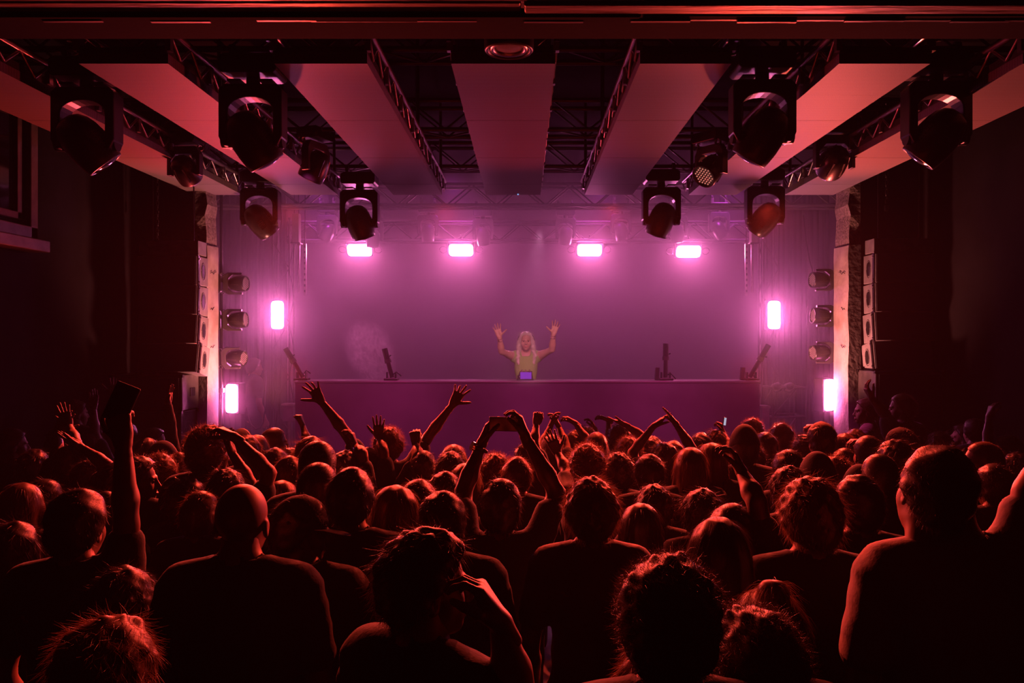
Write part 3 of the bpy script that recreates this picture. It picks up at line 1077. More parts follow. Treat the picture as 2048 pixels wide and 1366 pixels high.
# ------------------------------------------------------------------ ceiling: led panels
PANELS = [(-3.70, -3.16, 'far left led ceiling panel beside the left wall, darkest of the seven'),
          (-2.62, -2.09, 'second led ceiling panel from the left, orange lit behind the large moving light'),
          (-1.47, -0.92, 'third led ceiling panel from the left, with a round shadow on it'),
          (-0.43, 0.185, 'middle led ceiling panel, dark wine red, above the performer'),
          (0.68, 1.22, 'led ceiling panel just right of the middle one'),
          (1.85, 2.39, 'brightest led ceiling panel, behind the large right moving light'),
          (2.93, 3.48, 'far right led ceiling panel running to the right edge')]
PZ, PY0, PY1 = 3.915, 4.70, 9.0
tile_mesh = {}
for i, (x0, x1, lab) in enumerate(PANELS):
    r = empty('led_ceiling_panel', ((x0 + x1) / 2, PY0, PZ))
    tag(r, lab, 'led panel', 'led panels under the ceiling')
    w = x1 - x0
    n = 7
    L = (PY1 - PY0) / n
    key = round(w, 2)
    if key not in tile_mesh:
        tile_mesh[key] = MB().box((0, L / 2, 0.03), (w - 0.004, L - 0.003, 0.06)).mesh('panel')
    for k in range(n):
        link('panel', tile_mesh[key], M['led'], r, (0, k * L, 0.0006 * (k % 2)))
    fr = MB()
    for sx in (-1, 1):
        fr.box((sx * (w / 2 - 0.02), (PY1 - PY0) / 2, 0.085), (0.03, PY1 - PY0, 0.05))
    for k in range(n + 1):
        fr.box((0, k * L, 0.075), (w, 0.03, 0.03))
    fr.build('frame', M['fixture_grey'], r)
    inner = 0 if i == 3 else (1 if i < 3 else -1)
    for sx in ((-1, 1) if inner == 0 else (inner, -inner)):
        xo = sx * (w / 2 + 0.004)
        rail = MB().cyl((xo, -0.12, 0.20), (xo, PY1 - PY0 + 0.25, 0.20), 0.024, n=8)
        rail.build('rail', M['rail'], r)
        br = MB()
        for k in range(2 * n + 1):
            yy = k * L / 2
            br.cyl((xo, yy, 0.19), (xo, yy + L * 0.25, 0.07), 0.011, n=6)
            br.cyl((xo, yy + L * 0.25, 0.07), (xo, yy + L * 0.5, 0.19), 0.011, n=6)
            if k % 2 == 0: br.box((xo, yy, 0.14), (0.035, 0.04, 0.14))
        br.build('brace', M['rail'], r)['kind'] = 'stuff'
        for yy in (-0.08, 2.2, 4.1):
            MB().cyl((xo, yy, 0.1), (xo, yy - 0.02, 0.98), 0.016, n=6).build('hanger', M['blackpipe'], r)
for p, par in (((-0.067, 8.95, 4.037), 3), ):
    led = MB().box((p[0], p[1], PZ - 0.004), (0.012, 0.05, 0.006)).build('status_led', M['blueled'])
    led.parent = bpy.data.objects['led_ceiling_panel.003']
    led.matrix_parent_inverse = Matrix.Translation(led.parent.location).inverted()
    led['label'] = 'tiny lit blue status light'
led = MB().box((3.03, 7.55, 3.99), (0.05, 0.05, 0.008)).build('status_led', M['blueled'])
led.parent = bpy.data.objects['led_ceiling_panel.006']
led.matrix_parent_inverse = Matrix.Translation(led.parent.location).inverted()


# ------------------------------------------------------------------ trusses
def truss(x0, x1, y, z, s, label, m='blackpipe', step=0.32, group='crosswise lighting trusses'):
    r = empty('truss', ((x0 + x1) / 2, y, z))
    tag(r, label, 'truss', group)
    hx = (x1 - x0) / 2
    for dy in (-s / 2, s / 2):
        for dz in (0, s):
            MB().cyl((-hx, dy, dz), (hx, dy, dz), 0.022, n=8).build('chord', M[m], r)
    br = MB()
    n = int((x1 - x0) / step)
    for k in range(n):
        a, b = -hx + k * step, -hx + (k + 1) * step
        za, zb = (0, s) if k % 2 == 0 else (s, 0)
        for dy in (-s / 2, s / 2):
            br.cyl((a, dy, za), (b, dy, zb), 0.010, n=5, caps=False)
        br.cyl((a, -s / 2 if k % 2 else s / 2, 0), (b, s / 2 if k % 2 else -s / 2, 0), 0.010, n=5, caps=False)
    br.build('brace', M[m], r)['kind'] = 'stuff'
    for sx in (-0.7, 0.7):
        MB().cyl((sx * hx, 0, s), (sx * hx, 0, 4.95 - z), 0.006, n=5).build('hanging_wire', M['blackpipe'], r)
    return r


truss(-3.9, 3.9, 4.55, 4.10, 0.26, 'nearest dark truss crossing the ceiling just behind the wooden beam')
truss(-3.9, 3.9, 5.48, 4.235, 0.26, 'dark truss that carries the four large moving lights')
truss(-3.9, 3.9, 7.25, 4.16, 0.26, 'dark truss half way along the led ceiling panels')
truss(-3.9, 3.9, 9.03, 4.215, 0.26, 'truss over the far ends of the led panels carrying the four smaller moving lights')
truss(-4.2, 4.2, 10.5, 4.03, 0.27, 'hazy truss crossing above the performer just behind the led panels', 'alu')
truss(-4.2, 4.2, 12.0, 3.76, 0.27, 'hazy back truss above the row of bright strobes', 'alu')


# ------------------------------------------------------------------ moving lights
def clamp_parts(r, w):
    for sx in (-1, 1):
        c = MB()
        c.lathe([(0.036, -0.018), (0.036, 0.018), (0.025, 0.018), (0.025, -0.018), (0.036, -0.018)], Matrix.Translation((sx * w * 0.33, 0, 0.19)) @ Matrix.Rotation(PI / 2, 4, 'Y'), n=12)
        c.box((sx * w * 0.33, 0, 0.13), (0.035, 0.05, 0.10))
        c.build('clamp', M['blackpipe'], r)


def moving_light(loc, W, label, aim, group=None):
    """a spot head in its yoke, hanging from a base; origin at the under side of the base; aim: where the lens looks"""
    r = empty('moving_light', loc)
    tag(r, label, 'stage light', group)
    k = W / 0.42
    b = MB()
    b.prism([(-0.17 * k, 0.0), (0.17 * k, 0.0), (0.19 * k, 0.02 * k), (0.19 * k, 0.11 * k), (0.15 * k, 0.13 * k), (-0.15 * k, 0.13 * k), (-0.19 * k, 0.11 * k), (-0.19 * k, 0.02 * k)], -0.13 * k, 0.13 * k)
    b.build('base', M['fixture'], r, bevel=0.008)
    MB().cyl((0, 0, 0.005), (0, 0, -0.07 * k), 0.045 * k, n=16).build('pan_bearing', M['fixture'], r)
    for sx in (-1, 1):
        MB().box((sx * 0.105 * k, 0, -0.034 * k), (0.09 * k, 0.16 * k, 0.014 * k)).build('handle', M['fixture_grey'], r, bevel=0.004)
    clamp_parts(r, W)
    top, bot = -0.055 * k, -0.465 * k
    h, rad = 0.21 * k, 0.150 * k
    out = [(-h, top - 0.035 * k), (-h + 0.035 * k, top), (h - 0.035 * k, top), (h, top - 0.035 * k), (h, bot + 0.06 * k), (h - 0.03 * k, bot), (rad, bot), (rad, top - 0.20 * k)]
    for i in range(1, 12):
        t = PI * i / 12
        out.append((rad * math.cos(t), top - 0.20 * k + 0.112 * k * math.sin(t) ** 0.75))
    out += [(-rad, top - 0.20 * k), (-rad, bot), (-h + 0.03 * k, bot), (-h, bot + 0.06 * k)]
    MB().prism(out, -0.07 * k, 0.07 * k).build('yoke', M['fixture'], r, bevel=0.009)
    zt = bot + 0.045 * k
    T = Matrix.Translation((0, 0, zt)) @ Vector(aim).to_track_quat('Z', 'Y').to_matrix().to_4x4()
    prof = [(0.001, -0.205), (0.05, -0.198), (0.09, -0.176), (0.118, -0.135), (0.135, -0.08), (0.142, -0.01), (0.140, 0.06), (0.132, 0.12), (0.124, 0.165), (0.116, 0.172), (0.108, 0.165)]
    hb = MB()
    hb.lathe([(a * k, b_ * k) for a, b_ in prof], T, n=28)
    ho = hb.build('head', M['fixture'], r)
    ln = MB()
    ln.lathe([(0.110 * k, 0.160 * k), (0.08 * k, 0.176 * k), (0.04 * k, 0.185 * k), (0.001, 0.187 * k)], T, n=24)
    ln.build('lens', M['lens'], ho)
    vt = MB()
    for i in range(6):
        for a0 in (0.5, PI - 0.5, PI + 0.5, -0.5):
            p = T @ Vector((0.140 * k * math.cos(a0), 0.140 * k * math.sin(a0), (-0.03 + 0.018 * i) * k))
            vt.box(p, (0.008 * k, 0.06 * k, 0.007 * k), T.to_3x3() @ Matrix.Rotation(a0, 3, 'Z'))
    vt.build('vent', M['fixture'], ho)['kind'] = 'stuff'
    for sx in (-1, 1):
        MB().cyl((sx * 0.13 * k, 0, zt), (sx * 0.205 * k, 0, zt), 0.05 * k, n=14).build('tilt_bearing', M['fixture'], r)
    return r


MLG = 'large moving lights in front of the led panels'
moving_light((-2.92, 5.35, 4.02), 0.42, 'large dark moving light at far left with an orange lit lower rim', (0.55, 0.35, -0.75), MLG)
moving_light((-1.81, 5.35, 4.04), 0.42, 'large moving light left of centre, hung before the orange led panel', (0.45, 0.30, -0.8), MLG)
moving_light((1.592, 5.35, 4.07), 0.42, 'large moving light right of centre, hung before the brightest led panel', (-0.45, 0.30, -0.8), MLG)
moving_light((2.755, 5.35, 4.06), 0.42, 'large dark moving light at far right, lit along its lower left rim', (-0.55, 0.35, -0.75), MLG)
MSG = 'smaller moving lights at the far ends of the led panels'
moving_light((-2.93, 8.9, 4.02), 0.42, 'smaller moving light hanging near the left pillar', (0.5, 0.45, -0.75), MSG)
moving_light((-1.827, 8.9, 4.0), 0.42, 'smaller moving light hanging left of centre, second from the left pillar', (0.25, 0.25, -0.9), MSG)
moving_light((1.525, 8.9, 4.03), 0.42, 'smaller moving light hanging right of centre, second from the right pillar', (-0.3, 0.25, -0.9), MSG)
moving_light((2.675, 8.9, 4.04), 0.42, 'smaller moving light hanging near the right pillar', (-0.5, 0.45, -0.75), MSG)


def wash_light(loc, k, label, axis, group=None, hang=(0, 0, 1), cells='ledcell'):
    """an led wash head; hang: direction from the head to its base, axis: where the led face looks"""
    r = empty('wash_light', loc)
    tag(r, label, 'stage light', group)
    hv = Vector(hang).normalized()
    av = Vector(axis).normalized()
    sv = hv.cross(av)
    if sv.length < 0.2: sv = hv.cross(Vector((0, 1, 0)))
    sv.normalize()
    fv = sv.cross(hv)
    B = Matrix((sv, fv, hv)).transposed()         # x side, y out, z to the base
    B4 = B.to_4x4()
    b = MB()
    b.prism([(-0.12 * k, 0.22 * k), (0.12 * k, 0.22 * k), (0.14 * k, 0.25 * k), (0.14 * k, 0.31 * k), (-0.14 * k, 0.31 * k), (-0.14 * k, 0.25 * k)], -0.10 * k, 0.10 * k, B4)
    b.build('base', M['fixture'], r, bevel=0.008)
    y = MB()
    h = 0.155 * k
    rad = 0.118 * k
    out = [(-h, -0.06 * k), (-h, 0.13 * k), (-h + 0.04 * k, 0.20 * k), (h - 0.04 * k, 0.20 * k), (h, 0.13 * k), (h, -0.06 * k), (rad + 0.005 * k, -0.06 * k), (rad + 0.005 * k, 0.07 * k), (rad * 0.6, 0.13 * k), (-rad * 0.6, 0.13 * k), (-rad - 0.005 * k, 0.07 * k), (-rad - 0.005 * k, -0.06 * k)]
    y.prism(out, -0.035 * k, 0.035 * k, B4)
    y.build('yoke', M['fixture_grey'], r, bevel=0.006)
    T = av.to_track_quat('Z', 'X').to_matrix().to_4x4()
    hb = MB()
    prof = [(0.001, -0.13), (0.055, -0.125), (0.085, -0.09), (0.106, -0.02), (0.112, 0.05), (0.112, 0.11), (0.108, 0.125), (0.100, 0.125), (0.098, 0.112), (0.001, 0.112)]
    hb.lathe([(a * k, b_ * k) for a, b_ in prof], T, n=20)
    ho = hb.build('head', M['fixture'], r)
    fb = MB()
    for i in range(7):
        a0 = 2 * PI * i / 7
        fb.bar(T @ Vector((0.088 * k * math.cos(a0), 0.088 * k * math.sin(a0), -0.085 * k)), T @ Vector((0.113 * k * math.cos(a0), 0.113 * k * math.sin(a0), 0.06 * k)), 0.012 * k, 0.012 * k)
    fb.build('cooling_fin', M['fixture_grey'], ho)
    lc = MB()
    for q in range(-3, 4):
        for p in range(-3, 4):
            if abs(q + p) > 3: continue
            cx, cy_ = (q + p / 2) * 0.0265 * k, p * 0.0230 * k
            C = T @ Matrix.Translation((cx, cy_, 0.114 * k))
            lc.lathe([(0.0080 * k, 0.0), (0.006 * k, 0.006 * k), (0.0005, 0.008 * k)], C, n=6)
    lc.build('led_lens', M[cells], ho)
    for sx in (-1, 1):
        c = MB()
        c.lathe([(0.030 * k, -0.010), (0.030 * k, 0.010), (0.022 * k, 0.010), (0.022 * k, -0.010), (0.030 * k, -0.010)], B4 @ Matrix.Translation((sx * 0.12 * k, 0.05 * k, 0.20 * k)) @ Matrix.Rotation(PI / 2, 4, 'X'), n=12)
        c.build('carry_handle', M['alu'], r)
    return r


WG = 'led wash lights hung half way along the ceiling panels'
wash_light((-3.051, 7.2, 3.825), 1.0, 'dark wash light seen from behind, hung before the far left led panel', (0.1, 0.9, -0.5), WG)
wash_light((-1.872, 7.2, 3.853), 1.05, 'dark wash light with a pale lower edge right of the large left moving light', (-0.5, 0.2, -0.9), WG)
wash_light((1.683, 7.2, 3.825), 1.05, 'wash light right of centre showing its lit face of many small lenses', (-0.62, -0.45, -0.62), WG, cells='ledwarm')
wash_light((2.79, 7.2, 3.897), 1.15, 'round dark wash light beside a small blue light on the far right', (0.0, 0.9, -0.35), WG)
SG = 'wash lights clamped on the stage pillars'
for (p, lab, ax, s) in (((-3.307, 9.25, 2.936), 'topmost of three wash lights on the left pillar', (0.99, -0.15, -0.02), -1),
                        ((-3.313, 9.25, 2.514), 'middle of three wash lights on the left pillar', (1, -0.04, 0.05), -1),
                        ((-3.33, 9.25, 2.075), 'lowest of three wash lights on the left pillar, above the low strobe', (0.98, -0.17, -0.06), -1),
                        ((3.422, 9.25, 2.976), 'topmost of three wash lights on the right pillar', (-0.99, -0.15, 0.0), 1),
                        ((3.434, 9.25, 2.56), 'middle of three wash lights on the right pillar', (-1, -0.04, 0.05), 1),
                        ((3.428, 9.25, 2.138), 'lowest of three wash lights on the right pillar, above the low strobe', (-0.98, -0.17, -0.03), 1)):
    wash_light(p, 0.82, lab, ax, SG, hang=(s, -0.12, 0))
for s, lab in ((-1, 'thin upright pipe beside the left stage pillar holding wash lights'), (1, 'thin upright pipe beside the right stage pillar holding wash lights')):
    x = -3.50 if s < 0 else 3.64
    po = empty('pipe_stand', (x, 9.25, 0.35))
    tag(po, lab, 'pipe')
    MB().cyl((0, 0, 0), (0, 0, 4.3), 0.018, n=8).build('pipe', M['blackpipe'], po)
    MB().lathe([(0.14, 0.0), (0.14, 0.012), (0.03, 0.03), (0.0, 0.03)], n=16).build('base', M['blackpipe'], po)
    for z in (1.35, 1.78, 2.2, 2.62):
        MB().box((0, 0, z), (0.06, 0.06, 0.05)).build('clamp', M['alu'], po)


# ------------------------------------------------------------------ strobes
def strobe(loc, w, h, label, rz=0, m='strobe', group='bright strobe lights', handles=True):
    r = empty('strobe_light', loc, math.radians(rz))
    if w > h: r.rotation_euler.x = math.radians(34)
    tag(r, label, 'strobe', group)
    MB().box((0, 0.07, 0), (w + 0.03, 0.13, h + 0.03)).build('housing', M['fixture'], r, bevel=0.01)
    n = 6
    out = []
    c = min(w, h) * 0.28
    for qx, qz, a0 in ((1, 1, 0), (-1, 1, PI / 2), (-1, -1, PI), (1, -1, 1.5 * PI)):
        for i in range(n):
            t = a0 + PI / 2 * i / (n - 1)
            out.append((qx * (w / 2 - c) + c * math.cos(t), qz * (h / 2 - c) + c * math.sin(t)))
    MB().prism(out, -0.012, 0.0).build('light_window', M[m], r)
    if w > h:
        for s in (-1, 1):
            MB().tube([(s * (w / 2 + 0.09 + 0.055 * math.cos(t)), 0.05, 0.055 * math.sin(t) - 0.02) for t in [0.4 * i for i in range(16)]], 0.006, 5).build('side_ring', M['alu'], r)
            MB().box((s * (w / 2 + 0.035), 0.06, 0.0), (0.012, 0.03, h * 0.8)).build('side_plate', M['alu'], r)
        MB().cyl((0, 0.07, h / 2), (0, 0.07, h / 2 + 0.12), 0.014, n=8).build('hanger', M['alu'], r)
    else:
        MB().box((0, 0.16, 0.0), (0.03, 0.06, h * 0.7)).build('bracket', M['alu'], r)
    return r


LAB = ('leftmost of the four bright strobes under the back truss', 'second strobe from the left under the back truss',
       'third strobe from the left under the back truss', 'rightmost of the four bright strobes under the back truss')
for p, lab in zip(((-2.467, 12.0, 3.627), (-0.945, 12.0, 3.627), (0.983, 12.0, 3.627), (2.467, 12.0, 3.605)), LAB):
    strobe(p, 0.36, 0.19, lab)
strobe((-3.22, 10.45, 2.607), 0.155, 0.36, 'upright strobe on the left truss tower beside the stage', m='strobe_side')
strobe((3.266, 10.45, 2.607), 0.155, 0.36, 'upright strobe on the right truss tower beside the stage', m='strobe_side')
strobe((-3.395, 9.3, 1.602), 0.155, 0.33, 'low upright strobe beside the left pillar just above the crowd', rz=-18, m='strobe_low')
strobe((3.515, 9.22, 1.649), 0.165, 0.36, 'low upright strobe right against the right pillar', rz=32, m='strobe_low')

# beam lights along the back truss
for i, (p, tl, rl, lab) in enumerate((((-2.886, 11.75, 3.908), 40, 40, 'first beam light from the left on the back truss'),
                                     ((-2.218, 11.75, 3.82), 20, 5, 'second beam light from the left on the back truss, above the leftmost strobe'),
                                     ((-1.41, 11.75, 3.908), 40, 0, 'third beam light from the left on the back truss'),
                                     ((-0.602, 11.75, 3.85), 35, -8, 'fourth beam light from the left, right of the second strobe'),
                                     ((0.61, 11.75, 3.864), 35, 8, 'fifth beam light from the left, left of the third strobe'),
                                     ((1.425, 11.75, 3.923), 40, -10, 'sixth beam light from the left on the back truss'),
                                     ((2.247, 11.75, 3.894), 20, -5, 'seventh beam light from the left, above the rightmost strobe'),
                                     ((2.864, 11.75, 3.952), 40, -40, 'rightmost beam light on the back truss'))):
    moving_light((p[0], p[1], p[2] + 0.24), 0.30, lab, (-rl / 60.0, 0.15, -1.0), 'beam lights along the back truss')


# ------------------------------------------------------------------ truss towers, poles and small hung gear beside the stage
def tower(x0, x1, y, z1, label):
    r = empty('truss_tower', ((x0 + x1) / 2, y, 0.35))
    tag(r, label, 'truss', 'upright truss towers at the stage sides')
    hx = abs(x1 - x0) / 2
    H = z1 - 0.35
    for sx in (-1, 1):
        for dy in (0.0, 2 * hx):
            MB().cyl((sx * hx, dy, 0), (sx * hx, dy, H), 0.014, n=8).build('chord', M['alu'], r)
    br = MB()
    n = int(H / 0.36)
    for k in range(n):
        a, b = k * 0.36, (k + 1) * 0.36
        s = 1 if k % 2 else -1
        br.cyl((-s * hx, 0, a), (s * hx, 0, b), 0.007, n=5)
        br.cyl((-hx, 2 * hx if k % 2 else 0, a), (-hx, 0 if k % 2 else 2 * hx, b), 0.007, n=5)
        br.cyl((hx, 2 * hx if k % 2 else 0, a), (hx, 0 if k % 2 else 2 * hx, b), 0.007, n=5)
    br.build('brace', M['alu'], r)['kind'] = 'stuff'
    MB().box((0, hx, 0.01), (0.5, 0.5, 0.02)).build('base', M['blackpipe'], r)
    return r


tower(-3.33, -3.11, 10.6, 3.9, 'thin truss tower on the left that carries an upright strobe')
tower(3.17, 3.37, 10.6, 3.9, 'thin truss tower on the right that carries an upright strobe')
for s, xb, xp, xs, side in ((-1, -3.07, -3.04, -2.955, 'left'), (1, 3.10, 3.08, 3.0, 'right')):
    b = empty('hanging_box', (xb, 10.8, 3.58))
    tag(b, 'pale box hung high near the %s truss tower' % side, 'box')
    MB().box((0, 0, 0.2), (0.09, 0.12, 0.4)).build('body', M['cab'], b, bevel=0.006)
    MB().box((0, 0, 0.003), (0.13, 0.14, 0.015)).build('bottom_plate', M['blackpipe'], b)
    for q in (-0.03, 0.03):
        MB().cyl((q, 0, 0.4), (q, 0, 1.3), 0.005, n=5).build('hanging_wire', M['blackpipe'], b)
    p = empty('hanging_pipe', (xp, 10.8, 2.92))
    tag(p, 'shiny pipe hanging straight below the pale box on the %s' % side, 'pipe')
    MB().cyl((0, 0, 0), (0, 0, 0.64), 0.017, n=10).build('pipe', M['chrome'], p)
    MB().cyl((0, 0, 0.64), (0, 0, 0.66), 0.022, n=10).build('cap', M['blackpipe'], p)
    l = empty('light_bar', (xs, 10.8, 2.88))
    tag(l, 'upright light bar with a row of square cells near the %s tower' % side, 'light bar')
    MB().box((0, 0, 0.35), (0.035, 0.04, 0.7)).build('body', M['chrome'], l, bevel=0.003)
    for k in range(9):
        MB().box((0, -0.021, 0.06 + 0.075 * k), (0.018, 0.004, 0.032)).build('cell', M['horn'], l)
    MB().cyl((0, 0, 0.7), (0, 0, 1.9), 0.006, n=5).build('hanging_wire', M['blackpipe'], l)
# curtains
for s, side in ((-1, 'left'), (1, 'right')):
    vs_, fs = [], []
    n = 60
    for i in range(n + 1):
        x = s * (3.32 + 0.95 * i / n)
        yy = 11.2 + 0.07 * math.sin(i * 1.25) + 0.03 * math.sin(i * 2.1 + 1)
        vs_ += [(x, yy, 0.36), (x, yy * 0.2 + 11.2 * 0.8, 4.6), (x, yy + 0.012, 0.36), (x, yy * 0.2 + 11.2 * 0.8 + 0.012, 4.6)]
    for i in range(n):
        a = 4 * i
        fs += [(a, a + 4, a + 5, a + 1), (a + 2, a + 3, a + 7, a + 6), (a, a + 2, a + 6, a + 4), (a + 1, a + 5, a + 7, a + 3)]
    c = empty('stage_curtain', (0, 0, 0))
    tag(c, 'dark pleated curtain at the %s side of the stage behind the wash lights' % side, 'curtain')
    MB().add(vs_, fs, True).build('cloth', M['curtain'], c)
    MB().cyl((s * 3.2, 11.2, 4.62), (s * 4.4, 11.2, 4.62), 0.02, n=8).build('curtain_rail', M['blackpipe'], c)


# ------------------------------------------------------------------ loudspeakers
def line_array(s, x_in, y0, ztop, label):
    """s=-1 left of the stage; x_in: its side that faces the stage"""
    r = empty('line_array_speaker', (x_in, y0, ztop))
    tag(r, label, 'loudspeaker', 'line array speakers beside the stage')
    W, D, H = 0.62, 0.30, 0.315
    fly = MB().box((s * W / 2, D * 0.5, -0.085), (W, D * 0.75, 0.15))
    fly.build('flying_frame', M['cab'], r, bevel=0.006)
    z, y, a = -0.17, 0.0, 0.0
    for k in range(4):
        a = (0, 3, 7, 12)[k]
        R = Matrix.Rotation(math.radians(-a), 3, 'X')
        c = Vector((s * W / 2, y + D / 2, z - H / 2))
        tf = Matrix.Translation(c) @ R.to_4x4()
        b = MB()
        b.prism([(-W / 2, -H / 2 + 0.004), (W / 2, -H / 2 + 0.004), (W / 2, H / 2 - 0.004), (-W / 2, H / 2 - 0.004)], -D / 2, D / 2, tf)
        cab = b.build('cabinet', M['cab'], r, bevel=0.006)
        g = MB()
        g.box(tf @ Vector((0, -D / 2 - 0.006, 0)), (W - 0.02, 0.016, H - 0.02), R)
        g.build('grille', M['cabdark'], cab)
        hd = MB()
        oval = []
        for i in range(20):
            t = 2 * PI * i / 20
            oval.append((0.035 * math.cos(t), 0.075 * math.sin(t)))
        xs = -s * (W / 2)
        Mo = tf @ Matrix.Translation((xs, 0.02, 0)) @ Matrix.Rotation(PI / 2, 4, 'Z')
        hd.prism(oval, -0.004, 0.006, Mo)
        hd.build('handle_recess', M['horn'], cab)
        rg = MB()
        rg.tube([Mo @ Vector((0.052 * math.cos(2 * PI * i / 24), 0, 0.092 * math.sin(2 * PI * i / 24))) for i in range(25)], 0.004, 5)
        rg.build('handle_rim', M['fixture_grey'], cab)
        rl = MB()
        rl.box(tf @ Vector((-s * (W / 2 + 0.006), -D / 2 + 0.03, 0)), (0.014, 0.035, H + 0.004), R)
        rl.build('rigging_rail', M['blackpipe'], cab)
        for zz in (-0.12, 0.12):
            rl2 = MB().cyl(tf @ Vector((-s * (W / 2), -D / 2 + 0.03, zz)), tf @ Vector((-s * (W / 2 + 0.024), -D / 2 + 0.03, zz)), 0.009, n=8)
            rl2.build('pin', M['chrome'], cab)
        z -= H * math.cos(math.radians(a))
        y += H * math.sin(math.radians(a)) * 0.55
    for q in (0.15, 0.85):
        MB().cyl((s * W * q, D / 2, 0), (s * W * q, D / 2, 4.95 - ztop), 0.008, n=6).build('chain', M['blackpipe'], r)


line_array(-1, -3.42, 8.36, 3.34, 'tall hanging line array speaker left of the stage, its side lit pale orange')
line_array(1, 3.70, 8.42, 3.37, 'tall hanging line array speaker right of the stage, its side lit pink')


def sub(x_in, s, y0, z0, w, d, h, label):
    r = empty('subwoofer', (x_in + s * w / 2, y0 + d / 2, z0))
    tag(r, label, 'loudspeaker', 'stacked subwoofers')
    MB().box((0, 0, h / 2), (w, d, h)).build('cabinet', M['scuff'], r, bevel=0.012)
    MB().box((0, -d / 2 - 0.008, h / 2), (w - 0.06, 0.02, h - 0.06)).build('grille', M['cabdark'], r)
    MB().box((-s * (w / 2 + 0.004), 0.04, h * 0.5), (0.012, 0.12, 0.09)).build('handle', M['fixture'], r, bevel=0.004)
    for q in (-1, 1):
        for e in (-1, 1):
            MB().box((q * (w / 2 - 0.01), e * (d / 2 - 0.01), h - 0.01), (0.04, 0.04, 0.03)).build('corner_guard', M['blackpipe'], r)


sub(-3.54, -1, 8.28, 1.545, 0.74, 0.43, 0.375, 'upper subwoofer of the stack by the left pillar')
sub(-3.56, -1, 8.30, 0.90, 0.72, 0.43, 0.64, 'middle subwoofer of the stack by the left pillar')
sub(-3.56, -1, 8.30, 0.0, 0.72, 0.43, 0.895, 'bottom subwoofer of the stack by the left pillar')
sub(3.64, 1, 8.28, 0.98, 0.70, 0.44, 0.98, 'upper subwoofer of the stack by the right pillar')
sub(3.64, 1, 8.28, 0.0, 0.70, 0.44, 0.975, 'bottom subwoofer of the stack by the right pillar')


def bottle(loc, h, label):
    r = empty('bottle', loc)
    tag(r, label, 'bottle', 'bottles on the left speaker stack')
    MB().lathe([(0.001, 0), (0.032, 0), (0.034, 0.01), (0.034, h * 0.6), (0.03, h * 0.7), (0.013, h * 0.82), (0.013, h * 0.93)], n=14).build('body', M['clear'], r)
    MB().cyl((0, 0, h * 0.93), (0, 0, h), 0.015, n=10).build('cap', M['fixture'], r)


bottle((-3.985, 8.45, 1.92), 0.16, 'small clear bottle on the left speaker stack')
bottle((-3.90, 8.50, 1.92), 0.26, 'taller clear bottle on the left speaker stack')

# round down-facing speaker by the near end of the middle panel
rs = empty('ceiling_speaker', (-0.085, 4.52, 3.93))
tag(rs, 'round ceiling speaker facing down at the near end of the middle led panel', 'loudspeaker')
MB().lathe([(0.001, 0.16), (0.14, 0.16), (0.14, 0.0), (0.128, -0.012), (0.115, -0.004), (0.108, 0.02)], n=32).build('housing', M['fixture_grey'], rs)
MB().lathe([(0.110, 0.012), (0.10, -0.006), (0.086, 0.0), (0.08, 0.02)], n=32).build('rim', M['chrome'], rs)
MB().lathe([(0.084, 0.012), (0.05, 0.004), (0.001, 0.0)], n=32).build('cone', M['cab'], rs)
MB().cyl((0, 0, 0.16), (0, 0, 0.9), 0.018, n=8).build('hanger', M['blackpipe'], rs)

# chains
def chain(x, y, z0, z1, label, links=True):
    r = empty('hanging_chain', (x, y, z0))
    tag(r, label, 'chain')
    n = int((z1 - z0) / 0.05)
    ring = MB()
    for k in range(n):
        z = 0.05 * k
        pts = []
        for i in range(9):
            t = 2 * PI * i / 8
            a, b = 0.012 * math.cos(t), 0.03 * math.sin(t)
            pts.append((a, 0, z + b) if k % 2 else (0, a, z + b))
        ring.tube(pts, 0.0045, 4)
    ring.build('link', M['blackpipe'], r)['kind'] = 'stuff'
    MB().box((0, 0, -0.03), (0.035, 0.03, 0.06)).build('hook', M['blackpipe'], r)


chain(-3.98, 8.75 - 0.06, 3.32, 4.9, 'thin chain hanging down the dark wall left of the left pillar')
chain(3.95, 8.72, 3.75, 4.9, 'short chain hanging on the dark wall right of the right pillar')

# ------------------------------------------------------------------ booth and what stands on it
bo = empty('booth', (0.04, 9.2, 0.72))
tag(bo, 'long dark cloth-fronted booth across the front of the stage', 'booth')
MB().box((0, 0.02, 0.53), (5.34, 0.04, 1.06)).build('front_panel', M['booth'], bo)
MB().box((-2.65, 0.22, 0.53), (0.04, 0.36, 1.06)).build('side_panel', M['booth'], bo)
MB().box((2.65, 0.22, 0.53), (0.04, 0.36, 1.06)).build('side_panel', M['booth'], bo)
MB().box((0, 0.21, 1.076), (5.36, 0.42, 0.03)).build('table_top', M['tabletop'], bo, bevel=0.006)
for x in (-2.4, -1.2, 0, 1.2, 2.4):
    MB().cyl((x, 0.36, 0), (x, 0.36, 1.06), 0.02, n=8).build('leg', M['blackpipe'], bo)
TZ = 1.811


